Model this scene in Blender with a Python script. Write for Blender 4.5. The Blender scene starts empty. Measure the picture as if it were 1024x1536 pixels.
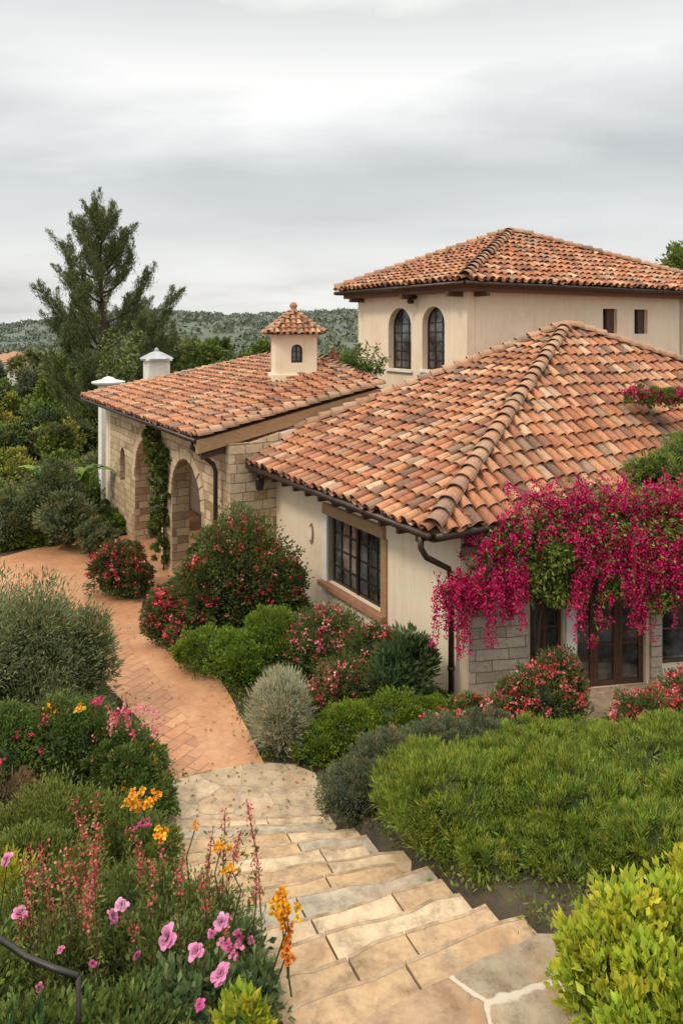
import bpy, math, random, time
import numpy as np
from mathutils import Vector
from mathutils.geometry import tessellate_polygon, delaunay_2d_cdt
T0=time.time()
rng=np.random.default_rng(11); random.seed(5)
scene=bpy.context.scene
F=1100.; HC=6.7
d1=np.array([-.516,.857]); d2=np.array([.857,.516])
SLEN=4.9

# ------------------------------------------------------------------ terrain
def ss(a,b,x):
    t=np.clip((x-a)/(b-a),0,1); return t*t*(3-2*t)
def zt(x,y):
    x=np.asarray(x,float); y=np.asarray(y,float)
    a=(x-.75)*(-.416)+(y-5.6)*.909
    z=1.7*(1-np.clip(a/SLEN,0,1))
    z=z-1.0*ss(-2.5,-5.5,x)*ss(14,20,y)
    dist=np.hypot(x,y-10)
    z=z-11*ss(28,110,dist)
    far=ss(150,330,dist)
    rough=6*np.sin(x*.011+1.3)+4*np.sin(x*.027+y*.01)+2*np.sin(x*.06+2)
    hill=np.exp(-((y-520-40*np.sin(x*.01))/150)**2)*(20+rough*1.0)*ss(-290,-60,x)
    hill2=np.exp(-((y-1450)/380)**2)*(38+15*np.sin(x*.0052+2.6)+8*np.sin(x*.013+1))
    z=z+far*(hill+hill2)
    return z
def zcut(x,y):
    z=zt(x,y)
    a=(x-.75)*(-.416)+(y-5.6)*.909
    c=(x-.75)*.909+(y-5.6)*.416
    m=ss(-2.6,-2.0,a)*(1-ss(5.2,6.2,a))*ss(-1.5,-1.2,c)*(1-ss(.9,1.2,c))
    return z-.35*m
def gp(px,py):
    D=(HC)*F/(py-495.); z=0.
    for _ in range(60):
        zz=float(zt((px-512)/F*D,D)); z=z*.5+zz*.5
        D=(HC-z)*F/(py-495.)
    return ((px-512)/F*D,D)
def at(px,py,D): return np.array([(px-512)/F*D,D,HC-(py-495)/F*D])

# ------------------------------------------------------------------ materials
def newmat(name):
    m=bpy.data.materials.new(name); m.use_nodes=True
    nt=m.node_tree; b=nt.nodes['Principled BSDF']
    return m,nt,b
def N(nt,t,**kw):
    n=nt.nodes.new(t)
    for k,v in kw.items():
        if k in n.inputs: n.inputs[k].default_value=v
        else: setattr(n,k,v)
    return n
def ramp(nt,stops,fac):
    r=nt.nodes.new('ShaderNodeValToRGB'); e=r.color_ramp.elements
    while len(e)<len(stops): e.new(.5)
    for i,(p,c) in enumerate(stops):
        e[i].position=p; e[i].color=(*c,1) if len(c)==3 else c
    nt.links.new(fac,r.inputs[0]); return r
def mixc(nt,a,b,fac,mode='MIX'):
    m=nt.nodes.new('ShaderNodeMix'); m.data_type='RGBA'; m.blend_type=mode
    for sock,v in ((m.inputs[0],fac),(m.inputs[6],a),(m.inputs[7],b)):
        if isinstance(v,(int,float)): sock.default_value=v
        elif isinstance(v,tuple): sock.default_value=(*v,1) if len(v)==3 else v
        else: nt.links.new(v,sock)
    return m.outputs[2]
def bump(nt,b,h,strength,dist=.02):
    bp=N(nt,'ShaderNodeBump'); bp.inputs['Strength'].default_value=strength; bp.inputs['Distance'].default_value=dist
    nt.links.new(h,bp.inputs['Height']); nt.links.new(bp.outputs[0],b.inputs['Normal'])
def noise(nt,vec,scale,detail=5,rough=.6):
    n=N(nt,'ShaderNodeTexNoise'); n.inputs['Scale'].default_value=scale; n.inputs['Detail'].default_value=detail; n.inputs['Roughness'].default_value=rough
    if vec is not None: nt.links.new(vec,n.inputs['Vector'])
    return n
def simple(name,c1,c2,scale=4,rough=.8,bs=.3,bscale=40,metal=0):
    m,nt,b=newmat(name); tc=N(nt,'ShaderNodeTexCoord')
    n=noise(nt,tc.outputs['Object'],scale)
    r=ramp(nt,[(.3,c1),(.7,c2)],n.outputs[0]); nt.links.new(r.outputs[0],b.inputs['Base Color'])
    b.inputs['Roughness'].default_value=rough; b.inputs['Metallic'].default_value=metal
    if bs: bump(nt,b,noise(nt,tc.outputs['Object'],bscale).outputs[0],bs,.01)
    return m
def stucco():
    m,nt,b=newmat('stucco'); tc=N(nt,'ShaderNodeTexCoord')
    n=noise(nt,tc.outputs['Object'],.9,6,.65)
    r=ramp(nt,[(.25,(.70,.57,.41)),(.5,(.79,.665,.50)),(.75,(.82,.715,.56))],n.outputs[0])
    mp=N(nt,'ShaderNodeMapping'); mp.inputs['Scale'].default_value=(5,5,.5); nt.links.new(tc.outputs['Object'],mp.inputs[0])
    st=noise(nt,mp.outputs[0],1.2,5,.7)
    r2=ramp(nt,[(.3,(.82,.78,.72)),(.5,(1,1,1))],st.outputs[0])
    nt.links.new(mixc(nt,r.outputs[0],r2.outputs[0],.5,'MULTIPLY'),b.inputs['Base Color'])
    b.inputs['Roughness'].default_value=.92
    bump(nt,b,noise(nt,tc.outputs['Object'],28,6,.7).outputs[0],.35,.015)
    return m
def stone(name,bw,bh,cols,mort,off=.5,msize=.012,squash=1.0):
    m,nt,b=newmat(name); uv=N(nt,'ShaderNodeUVMap')
    dn=noise(nt,uv.outputs[0],2.2,3); 
    dv=N(nt,'ShaderNodeVectorMath',operation='MULTIPLY_ADD'); nt.links.new(dn.outputs['Color'],dv.inputs[0]); dv.inputs[1].default_value=(.10,.07,0); nt.links.new(uv.outputs[0],dv.inputs[2])
    br=N(nt,'ShaderNodeTexBrick'); nt.links.new(dv.outputs[0],br.inputs['Vector'])
    br.inputs['Scale'].default_value=1; br.inputs['Brick Width'].default_value=bw; br.inputs['Row Height'].default_value=bh
    br.inputs['Mortar Size'].default_value=msize; br.inputs['Mortar Smooth'].default_value=.3; br.inputs['Bias'].default_value=0
    br.offset=off; br.squash=squash; br.squash_frequency=3
    br.inputs['Color1'].default_value=(0,0,0,1); br.inputs['Color2'].default_value=(1,1,1,1); br.inputs['Mortar'].default_value=(.5,.5,.5,1)
    r=ramp(nt,[(i/(len(cols)-1),c) for i,c in enumerate(cols)],br.outputs['Color'])
    n=noise(nt,uv.outputs[0],9,8,.7)
    r2=ramp(nt,[(.25,(.6,.57,.52)),(.7,(1.1,1.1,1.1))],n.outputs[0])
    c=mixc(nt,r.outputs[0],r2.outputs[0],.8,'MULTIPLY')
    c=mixc(nt,c,mort,br.outputs['Fac'])
    nt.links.new(c,b.inputs['Base Color']); b.inputs['Roughness'].default_value=.9
    ma=N(nt,'ShaderNodeMath',operation='MULTIPLY_ADD'); nt.links.new(br.outputs['Fac'],ma.inputs[0]); ma.inputs[1].default_value=-1.5; nt.links.new(n.outputs[0],ma.inputs[2])
    bump(nt,b,ma.outputs[0],.9,.035); return m
def wood(name,c1,c2):
    m,nt,b=newmat(name); tc=N(nt,'ShaderNodeTexCoord')
    mp=N(nt,'ShaderNodeMapping'); mp.inputs['Scale'].default_value=(3,3,14); nt.links.new(tc.outputs['Object'],mp.inputs[0])
    n=noise(nt,mp.outputs[0],2,6,.7); r=ramp(nt,[(.3,c1),(.7,c2)],n.outputs[0]); nt.links.new(r.outputs[0],b.inputs['Base Color'])
    b.inputs['Roughness'].default_value=.65; bump(nt,b,n.outputs[0],.3,.01); return m
def attrmat(name,rough,kind):
    m,nt,b=newmat(name); a=N(nt,'ShaderNodeAttribute'); a.attribute_name='col'
    tc=N(nt,'ShaderNodeTexCoord')
    b.inputs['Roughness'].default_value=rough
    if kind=='leaf2':
        b.inputs['Specular IOR Level'].default_value=.15
        nt.links.new(a.outputs['Color'],b.inputs['Base Color'])
    elif kind=='leaf':
        b.inputs['Specular IOR Level'].default_value=.35
        nt.links.new(a.outputs['Color'],b.inputs['Base Color'])
        tr=N(nt,'ShaderNodeBsdfTranslucent'); nt.links.new(a.outputs['Color'],tr.inputs[0])
        mx=N(nt,'ShaderNodeMixShader'); mx.inputs[0].default_value=.3
        nt.links.new(b.outputs[0],mx.inputs[1]); nt.links.new(tr.outputs[0],mx.inputs[2])
        nt.links.new(mx.outputs[0],nt.nodes['Material Output'].inputs[0])
    else:
        n=noise(nt,tc.outputs['Object'],7,8,.75); r=ramp(nt,[(.28,(.42,.39,.37)),(.5,(.93,.93,.93)),(.75,(1.2,1.17,1.13))],n.outputs[0])
        c=mixc(nt,a.outputs['Color'],r.outputs[0],.9,'MULTIPLY')
        n2=noise(nt,tc.outputs['Object'],1.1,6,.7); r2=ramp(nt,[(.48,(0,0,0)),(.7,(1,1,1))],n2.outputs[0])
        f=N(nt,'ShaderNodeMath',operation='MULTIPLY'); nt.links.new(r2.outputs[0],f.inputs[0]); f.inputs[1].default_value=.36
        c=mixc(nt,c,(.15,.10,.065),f.outputs[0])
        nt.links.new(c,b.inputs['Base Color']); bump(nt,b,n.outputs[0],.4,.01)
    return m
def flag(name,scale,cols,mort,msz,dirt=.6,z=1.0):
    m,nt,b=newmat(name); tc=N(nt,'ShaderNodeTexCoord')
    dn=noise(nt,tc.outputs['Object'],1.8,4)
    dv=N(nt,'ShaderNodeVectorMath',operation='MULTIPLY_ADD'); nt.links.new(dn.outputs['Color'],dv.inputs[0]); dv.inputs[1].default_value=(.3,.3,0); nt.links.new(tc.outputs['Object'],dv.inputs[2])
    mp=N(nt,'ShaderNodeMapping'); mp.inputs['Scale'].default_value=(1,1,z); nt.links.new(dv.outputs[0],mp.inputs[0])
    v=N(nt,'ShaderNodeTexVoronoi',feature='DISTANCE_TO_EDGE'); v.inputs['Scale'].default_value=scale; nt.links.new(mp.outputs[0],v.inputs['Vector'])
    v2=N(nt,'ShaderNodeTexVoronoi',feature='F1'); v2.inputs['Scale'].default_value=scale; nt.links.new(mp.outputs[0],v2.inputs['Vector'])
    sp=N(nt,'ShaderNodeSeparateColor'); nt.links.new(v2.outputs['Color'],sp.inputs[0])
    r=ramp(nt,[(i/(len(cols)-1),c) for i,c in enumerate(cols)],sp.outputs[0] if msz>0 else noise(nt,tc.outputs['Object'],.9,4).outputs[0])
    n=noise(nt,tc.outputs['Object'],4.5,10,.75); r2=ramp(nt,[(.30,(.38,.33,.27)),(.5,(.90,.88,.84)),(.70,(1.25,1.2,1.1))],n.outputs[0])
    c=mixc(nt,r.outputs[0],r2.outputs[0],.95,'MULTIPLY')
    n3=noise(nt,tc.outputs['Object'],1.7,6,.7); r3=ramp(nt,[(.5,(0,0,0)),(.68,(dirt,dirt,dirt))],n3.outputs[0])
    c=mixc(nt,c,(.32,.18,.085),r3.outputs[0])
    n4=noise(nt,tc.outputs['Object'],2.6,6,.75); r4=ramp(nt,[(.54,(0,0,0)),(.68,(.65,.65,.65))],n4.outputs[0])
    c=mixc(nt,c,(.18,.155,.115),r4.outputs[0])
    h=n.outputs[0]
    if msz>0:
        e=ramp(nt,[(msz*.6,(1,1,1)),(msz,(0,0,0))],v.outputs['Distance'])
        c=mixc(nt,c,mort,e.outputs[0])
        ma=N(nt,'ShaderNodeMath',operation='MULTIPLY_ADD'); nt.links.new(e.outputs[0],ma.inputs[0]); ma.inputs[1].default_value=-.6; nt.links.new(n.outputs[0],ma.inputs[2]); h=ma.outputs[0]
    nt.links.new(c,b.inputs['Base Color']); b.inputs['Roughness'].default_value=.8
    bump(nt,b,h,.7,.025); return m
def terracotta_pave(name,tiled):
    m,nt,b=newmat(name); tc=N(nt,'ShaderNodeTexCoord')
    n=noise(nt,tc.outputs['Object'],.7,8,.65); r=ramp(nt,[(.25,(.40,.19,.095)),(.5,(.51,.26,.13)),(.75,(.58,.34,.19))],n.outputs[0])
    n2=noise(nt,tc.outputs['Object'],11,8,.7); r2=ramp(nt,[(.3,(.68,.64,.62)),(.65,(1.08,1.08,1.08))],n2.outputs[0])
    c=mixc(nt,r.outputs[0],r2.outputs[0],.7,'MULTIPLY')
    n3=noise(nt,tc.outputs['Object'],1.9,6,.75); r3=ramp(nt,[(.5,(0,0,0)),(.72,(.55,.55,.55))],n3.outputs[0]); c=mixc(nt,c,(.27,.145,.085),r3.outputs[0])
    h=n2.outputs[0]
    mp=N(nt,'ShaderNodeMapping'); mp.inputs['Rotation'].default_value=(0,0,-1.05 if tiled else .95); nt.links.new(tc.outputs['Object'],mp.inputs[0])
    br=N(nt,'ShaderNodeTexBrick'); nt.links.new(mp.outputs[0],br.inputs['Vector']); br.inputs['Scale'].default_value=1
    br.inputs['Brick Width'].default_value=.46 if tiled else 1.2; br.inputs['Row Height'].default_value=.23 if tiled else 1.2; br.inputs['Mortar Size'].default_value=.010 if tiled else .006
    br.inputs['Color1'].default_value=(.78,.74,.74,1) if tiled else (.95,.94,.94,1); br.inputs['Color2'].default_value=(1.08,1.06,1.06,1) if tiled else (1,1,1,1); br.inputs['Mortar'].default_value=(.5,.46,.44,1) if tiled else (.78,.75,.73,1)
    c=mixc(nt,c,br.outputs['Color'],.9,'MULTIPLY')
    nt.links.new(c,b.inputs['Base Color']); b.inputs['Roughness'].default_value=.55
    bump(nt,b,h,.25,.01); return m

M={}
M['stucco']=stucco()
M['tile']=attrmat('clay_tile',.85,'tile')
M['leaf']=attrmat('foliage',.5,'leaf')
M['leaf2']=attrmat('distant_foliage',.8,'leaf2')
M['stone']=stone('arcade_stone',.50,.25,[(.33,.22,.125),(.56,.42,.26),(.68,.54,.37),(.46,.33,.20)],(.27,.19,.12),.43,.013,.7)
M['block']=stone('pilaster_stone',.62,.2,[(.36,.31,.24),(.50,.44,.36),(.58,.52,.42),(.42,.37,.3)],(.2,.17,.14),.5,.009,.8)
M['fascia']=wood('dark_fascia',(.055,.027,.017),(.11,.055,.035))
M['beam']=wood('timber_beam',(.26,.15,.07),(.44,.28,.15))
M['frame']=simple('dark_window_frame',(.012,.010,.008),(.025,.02,.016),6,.4,.1)
M['gutter']=simple('bronze_gutter',(.035,.024,.018),(.07,.045,.034),5,.4,.1,30,.3)
M['white']=simple('white_plaster',(.66,.63,.57),(.8,.78,.73),3)
M['sill']=simple('terracotta_sill',(.3,.14,.08),(.42,.22,.13),5)
M['flag']=flag('flagstone',1.05,[(.30,.24,.17),(.44,.34,.23),(.21,.19,.14),(.48,.38,.27),(.34,.22,.13),(.27,.25,.19)],(.50,.43,.34),.03,.7,0)
M['land']=flag('landing_flagstone',1.3,[(.49,.37,.25),(.57,.45,.32),(.40,.32,.22),(.52,.39,.25)],(.34,.27,.20),.011,.5,0)
M['pave']=terracotta_pave('terracotta_paving',False)
M['pavet']=terracotta_pave('terracotta_brick_paving',True)
STEPM=[flag('step_stone_%s'%nm,1.3,cols,(.26,.20,.14),0,dd,0) for nm,cols,dd in (('buff',[(.54,.41,.27),(.64,.51,.36)],.35),('tan',[(.42,.29,.17),(.54,.39,.24)],.6),('grey',[(.36,.32,.25),(.46,.40,.31)],.3))]
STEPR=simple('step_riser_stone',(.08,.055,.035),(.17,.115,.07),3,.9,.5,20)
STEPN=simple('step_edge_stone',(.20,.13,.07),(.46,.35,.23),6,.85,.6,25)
m,nt,b=newmat('window_glass'); b.inputs['Roughness'].default_value=.08; b.inputs['Metallic'].default_value=.55
tc=N(nt,'ShaderNodeTexCoord'); bump(nt,b,noise(nt,tc.outputs['Object'],1.5,2).outputs[0],.12,.03)
n=noise(nt,tc.outputs['Object'],1.6,3); r=ramp(nt,[(.35,(.03,.03,.028)),(.65,(.24,.25,.25))],n.outputs[0]); nt.links.new(r.outputs[0],b.inputs['Base Color']); M['glass']=m
M['metal']=simple('grey_metal',(.3,.32,.34),(.45,.47,.5),4,.45,.1,20,.4)
m,nt,b=newmat('ground_cover'); tc=N(nt,'ShaderNodeTexCoord')
n=noise(nt,tc.outputs['Object'],2.2,10,.75); r=ramp(nt,[(.3,(.03,.024,.014)),(.5,(.06,.048,.027)),(.7,(.11,.075,.045))],n.outputs[0])
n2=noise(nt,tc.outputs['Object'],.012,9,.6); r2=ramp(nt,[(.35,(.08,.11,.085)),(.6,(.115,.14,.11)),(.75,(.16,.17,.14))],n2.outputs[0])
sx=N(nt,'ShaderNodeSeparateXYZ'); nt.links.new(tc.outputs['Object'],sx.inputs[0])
mr=N(nt,'ShaderNodeMapRange'); mr.inputs['From Min'].default_value=60; mr.inputs['From Max'].default_value=400; nt.links.new(sx.outputs[1],mr.inputs['Value'])  # distance mask: far hills get a haze tint painted into their colour
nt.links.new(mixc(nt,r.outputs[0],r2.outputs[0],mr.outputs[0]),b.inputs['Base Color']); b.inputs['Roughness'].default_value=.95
bump(nt,b,noise(nt,tc.outputs['Object'],14,8,.7).outputs[0],.9,.05); M['ground']=m

# ------------------------------------------------------------------ mesh helpers
def link(o,parent=None):
    scene.collection.objects.link(o)
    if parent is not None: o.parent=parent
    return o
def empty(name,loc=(0,0,0)):
    e=bpy.data.objects.new(name,None); e.empty_display_size=.3; scene.collection.objects.link(e); return e
def quads_obj(name,V,Fq,C,mat,parent=None,smooth=False):
    me=bpy.data.meshes.new(name); V=np.asarray(V,np.float32); Fq=np.asarray(Fq,np.int32)
    me.vertices.add(len(V)); me.vertices.foreach_set('co',V.ravel())
    me.loops.add(Fq.size); me.loops.foreach_set('vertex_index',Fq.ravel())
    me.polygons.add(len(Fq)); me.polygons.foreach_set('loop_start',np.arange(0,Fq.size,4,dtype=np.int32))
    me.update(calc_edges=True); me.validate()
    at_=me.attributes.new('col','FLOAT_COLOR','POINT')
    C4=np.ones((len(V),4),np.float32); C4[:,:3]=C; at_.data.foreach_set('color',C4.ravel())
    me.materials.append(mat)
    me.polygons.foreach_set('use_smooth',np.full(len(me.polygons),smooth))
    return link(bpy.data.objects.new(name,me),parent)
class MB:
    def __init__(s): s.v=[];s.f=[];s.m=[]
    def add(s,vs,fs,mi=0):
        o=len(s.v); s.v+=[tuple(map(float,p)) for p in vs]; s.f+=[tuple(i+o for i in f) for f in fs]; s.m+=[mi]*len(fs)
    def hexa(s,p,mi=0):
        s.add(p,[(3,2,1,0),(4,5,6,7),(0,1,5,4),(1,2,6,5),(2,3,7,6),(3,0,4,7)],mi)
    def box(s,c,size,mi=0,rot=0):
        x,y,z=[q/2 for q in size]; ca,sa=math.cos(rot),math.sin(rot); P=[]
        for dz in(-z,z):
            for dx,dy in((-x,-y),(x,-y),(x,y),(-x,y)): P.append((c[0]+dx*ca-dy*sa,c[1]+dx*sa+dy*ca,c[2]+dz))
        s.hexa(P,mi)
    def tube(s,pts,r,seg=8,mi=0):
        pts=[Vector(p) for p in pts]; rings=[]; n=len(pts)
        rr=r if isinstance(r,(list,tuple)) else [r]*n
        for i,p in enumerate(pts):
            t=(pts[min(i+1,n-1)]-pts[max(i-1,0)]).normalized(); a=Vector((0,0,1)) if abs(t.z)<.9 else Vector((1,0,0))
            x=t.cross(a).normalized(); y=t.cross(x)
            rings.append([p+(x*math.cos(k*2*math.pi/seg)+y*math.sin(k*2*math.pi/seg))*rr[i] for k in range(seg)])
        vs=[q for R in rings for q in R]; fs=[]
        for i in range(n-1):
            for k in range(seg): fs.append((i*seg+k,i*seg+(k+1)%seg,(i+1)*seg+(k+1)%seg,(i+1)*seg+k))
        fs.append(tuple(range(seg-1,-1,-1))); fs.append(tuple((n-1)*seg+k for k in range(seg)))
        s.add(vs,fs,mi)
    def lathe(s,c,prof,seg=16,mi=0):
        vs=[];fs=[]
        for r,z in prof:
            for k in range(seg): vs.append((c[0]+r*math.cos(2*math.pi*k/seg),c[1]+r*math.sin(2*math.pi*k/seg),c[2]+z))
        for i in range(len(prof)-1):
            for k in range(seg): fs.append((i*seg+k,i*seg+(k+1)%seg,(i+1)*seg+(k+1)%seg,(i+1)*seg+k))
        s.add(vs,fs,mi)
    def done(s,name,mats,parent=None,bevel=0,smooth=False):
        import bmesh
        me=bpy.data.meshes.new(name); me.from_pydata(s.v,[],s.f)
        for m_ in mats: me.materials.append(m_)
        me.polygons.foreach_set('material_index',s.m)
        bm=bmesh.new(); bm.from_mesh(me); bmesh.ops.recalc_face_normals(bm,faces=bm.faces)
        uvl=bm.loops.layers.uv.new('UVMap')
        for f in bm.faces:
            n=f.normal
            if abs(n.z)>.7:
                for l in f.loops: l[uvl].uv=(l.vert.co.x,l.vert.co.y)
            else:
                q=math.hypot(n.x,n.y) or 1; tx,ty=-n.y/q,n.x/q
                for l in f.loops: l[uvl].uv=(l.vert.co.x*tx+l.vert.co.y*ty,l.vert.co.z)
            f.smooth=smooth
        bm.to_mesh(me); bm.free()
        o=link(bpy.data.objects.new(name,me),parent)
        if bevel:
            b=o.modifiers.new('b','BEVEL'); b.width=bevel; b.segments=2; b.limit_method='ANGLE'
        return o
class Frame:
    def __init__(s,O,u,n): s.O=np.array(O,float); s.u=np.array(u,float); s.n=np.array(n,float)
    def p(s,t,z,w=0):
        q=s.O+s.u*t+s.n*w; return (q[0],q[1],z)
    def box(s,mb,t0,t1,z0,z1,w0,w1,mi=0):
        P=[s.p(t0,z0,w1),s.p(t1,z0,w1),s.p(t1,z0,w0),s.p(t0,z0,w0),s.p(t0,z1,w1),s.p(t1,z1,w1),s.p(t1,z1,w0),s.p(t0,z1,w0)]
        mb.hexa(P,mi)
    def wall(s,mb,outer,holes,th,mi=0,w=0):
        loops=[outer]+holes; flat=[q for l in loops for q in l]
        tris=tessellate_polygon([[Vector((a,b,0)) for a,b in l] for l in loops])
        n=len(flat); vs=[s.p(a,b,w) for a,b in flat]+[s.p(a,b,w-th) for a,b in flat]
        fs=[tuple(t) for t in tris]+[tuple(i+n for i in reversed(t)) for t in tris]
        o=0
        for l in loops:
            k=len(l)
            for i in range(k): fs.append((o+i,o+(i+1)%k,n+o+(i+1)%k,n+o+i))
            o+=k
        mb.add(vs,fs,mi)
def rect(t0,t1,z0,z1): return [(t0,z0),(t1,z0),(t1,z1),(t0,z1)]
def arch(t0,t1,z0,ztop,n=14):
    r=(t1-t0)/2; c=(t0+t1)/2; sp=ztop-r
    return [(t0,z0),(t1,z0)]+[(c+r*math.cos(math.pi*i/n),sp+r*math.sin(math.pi*i/n)) for i in range(n+1)]
def arch_window(fr,mb,t0,t1,z0,zt_,w,archd=True,nx=3,nz=4,bar=.03,mf=0,mg=1,fw=.06):
    o=arch(t0,t1,z0,zt_) if archd else rect(t0,t1,z0,zt_)
    i_=arch(t0+fw,t1-fw,z0+fw,zt_-fw) if archd else rect(t0+fw,t1-fw,z0+fw,zt_-fw)
    fr.wall(mb,o,[i_],.07,mf,w)
    fr.wall(mb,i_,[],.012,mg,w-.035)
    r=(t1-t0)/2; c=(t0+t1)/2
    for k in range(1,nx):
        t=t0+(t1-t0)*k/nx; top=zt_-r+math.sqrt(max(r*r-(t-c)**2,0)) if archd else zt_
        b=bar*(1.8 if (nx%2==0 and k==nx//2) else 1)
        fr.box(mb,t-b/2,t+b/2,z0+fw,top-fw*.5,w-.033,w-.008,mf)
    zmax=zt_-r*.35 if archd else zt_
    for k in range(1,nz):
        z=z0+(zmax-z0)*k/nz; h=r
        if archd and z>zt_-r: h=math.sqrt(max(r*r-(z-(zt_-r))**2,0))
        fr.box(mb,c-h+fw*.5,c+h-fw*.5,z-bar/2,z+bar/2,w-.031,w-.01,mf)

# ------------------------------------------------------------------ tiles
TC=np.array([(.44,.20,.11),(.50,.265,.155),(.38,.16,.09),(.52,.315,.20),(.30,.135,.085),(.20,.115,.08),(.55,.38,.27),(.46,.20,.10),(.30,.20,.145),(.40,.16,.09)])*np.array([1.04,1.0,.93])
TP=np.array([.18,.16,.15,.10,.09,.08,.035,.11,.06,.035]); TP/=TP.sum()
def tmpl(r0,r1,L,seg=6,conc=False,th=.018,lift=.035):
    a=np.linspace(0,math.pi,seg+1); s=-1 if conc else 1
    def ring(r,y,z): return np.stack([r*np.cos(a),np.full_like(a,y),s*r*np.sin(a)*.9+z],1)
    V=np.concatenate([ring(r0,0,lift),ring(r1,L,0),ring(r0-th,0,lift),ring(r1-th,L,0)]); k=seg+1; Fq=[]
    for i in range(seg):
        Fq+= [(i,i+1,k+i+1,k+i),(2*k+i+1,2*k+i,3*k+i,3*k+i+1),(i+1,i,2*k+i,2*k+i+1)]
    return V,np.array(Fq)
def inst(Vt,Ft,O,X,Y,Z,col):
    n=len(O); k=len(Vt)
    P=O[:,None,:]+Vt[None,:,0:1]*X[:,None,:]+Vt[None,:,1:2]*Y[:,None,:]+Vt[None,:,2:3]*Z[:,None,:]
    Fa=Ft[None]+ (np.arange(n)*k)[:,None,None]
    return P.reshape(-1,3),Fa.reshape(-1,4),np.repeat(col,k,axis=0)
def nrm(v): return v/np.maximum(np.linalg.norm(v,axis=-1,keepdims=True),1e-9)
def inpoly(P,x,y,m=0):
    n=len(P); ins=np.zeros(x.shape,bool)
    for i in range(n):
        x0,y0=P[i][:2];x1,y1=P[(i+1)%n][:2]
        c=((y0>y)!=(y1>y))&(x<(x1-x0)*(y-y0)/(y1-y0+1e-12)+x0); ins^=c
    return ins
class Acc:
    def __init__(s): s.V=[];s.F=[];s.C=[];s.o=0
    def add(s,V,Fq,C): s.V.append(V);s.F.append(Fq+s.o);s.C.append(C);s.o+=len(V)
    def obj(s,name,mat,parent=None,smooth=False):
        return quads_obj(name,np.concatenate(s.V),np.concatenate(s.F),np.concatenate(s.C),mat,parent,smooth)
def tilecol(n,tint=1.0):
    c=TC[rng.choice(len(TC),n,p=TP)]*rng.uniform(.78,1.15,(n,1)); return c*tint
def tile_face(acc,pts,sc=1.0,sp=.30,ex=.37,uvec=None,extra=0):
    pts=[np.array(p,float) for p in pts]; p0,p1=pts[0],pts[1]
    nn=nrm(np.cross(p1-p0,pts[2]-p0)); 
    if nn[2]<0: nn=-nn
    u=nrm(p1-p0) if uvec is None else nrm(np.array(uvec,float)-nn*(np.array(uvec,float)@nn))
    v=np.cross(nn,u); 
    if v[2]<0: v=-v
    P2=[((p-p0)@u,(p-p0)@v) for p in pts]
    sp*=sc; ex*=sc
    xs=[q[0] for q in P2]; ys=[q[1] for q in P2]
    X,Y=np.meshgrid(np.arange(min(xs)+sp*.3,max(xs),sp),np.arange(min(min(ys),0)-.08*sc,max(ys),ex)); 
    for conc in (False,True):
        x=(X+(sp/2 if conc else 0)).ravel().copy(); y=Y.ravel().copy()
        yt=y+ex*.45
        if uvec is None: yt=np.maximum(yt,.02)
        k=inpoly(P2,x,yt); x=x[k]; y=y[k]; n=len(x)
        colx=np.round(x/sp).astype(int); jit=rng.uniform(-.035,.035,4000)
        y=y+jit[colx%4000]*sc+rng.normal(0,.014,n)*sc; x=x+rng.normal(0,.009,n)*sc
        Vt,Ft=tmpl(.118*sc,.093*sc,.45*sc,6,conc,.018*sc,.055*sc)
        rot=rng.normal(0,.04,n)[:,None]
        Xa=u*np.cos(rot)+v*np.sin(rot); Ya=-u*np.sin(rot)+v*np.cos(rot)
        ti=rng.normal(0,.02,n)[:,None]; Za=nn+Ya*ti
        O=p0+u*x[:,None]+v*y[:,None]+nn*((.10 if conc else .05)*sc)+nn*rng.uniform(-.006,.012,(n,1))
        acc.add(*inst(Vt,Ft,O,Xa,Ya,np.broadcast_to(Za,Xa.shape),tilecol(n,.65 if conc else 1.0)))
def cap_line(acc,a,b,sc=1.0,lift=.05,ex=.36,greyish=True):
    a=np.array(a,float); b=np.array(b,float); L=np.linalg.norm(b-a); y=(b-a)/L; x=nrm(np.cross(y,[0,0,1.])); z=np.cross(x,y)
    n=max(2,int(L/(ex*sc))); s=(np.arange(n))*L/n
    Vt,Ft=tmpl(.185*sc,.15*sc,.46*sc,8,False,.02*sc,.05*sc)
    O=a+y*s[:,None]+z*lift+rng.normal(0,.006,(n,3))
    rot=rng.normal(0,.03,n)[:,None]; X=x*np.cos(rot)+y*np.sin(rot); Y=-x*np.sin(rot)+y*np.cos(rot)
    c=tilecol(n); c=c*.45+np.array([.40,.27,.18])*.55*rng.uniform(.75,1.15,(n,1)) if greyish else c
    acc.add(*inst(Vt,Ft,O,X,Y,np.broadcast_to(z,X.shape),c))
def v3(p2,z): return np.array([p2[0],p2[1],z])
def prism(mb,pts,z0,z1,mi=0,ms=None):
    n=len(pts); vs=[(p[0],p[1],z0) for p in pts]+[(p[0],p[1],z1) for p in pts]
    mb.add(vs,[tuple(range(n-1,-1,-1)),tuple(range(n,2*n))],mi)
    mb.add(vs,[(i,(i+1)%n,n+(i+1)%n,n+i) for i in range(n)],mi if ms is None else ms)
def gutter(mb,a,b,z,r=.07,mi=0):
    mb.tube([v3(a,z),v3(b,z)],r,10,mi)

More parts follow.
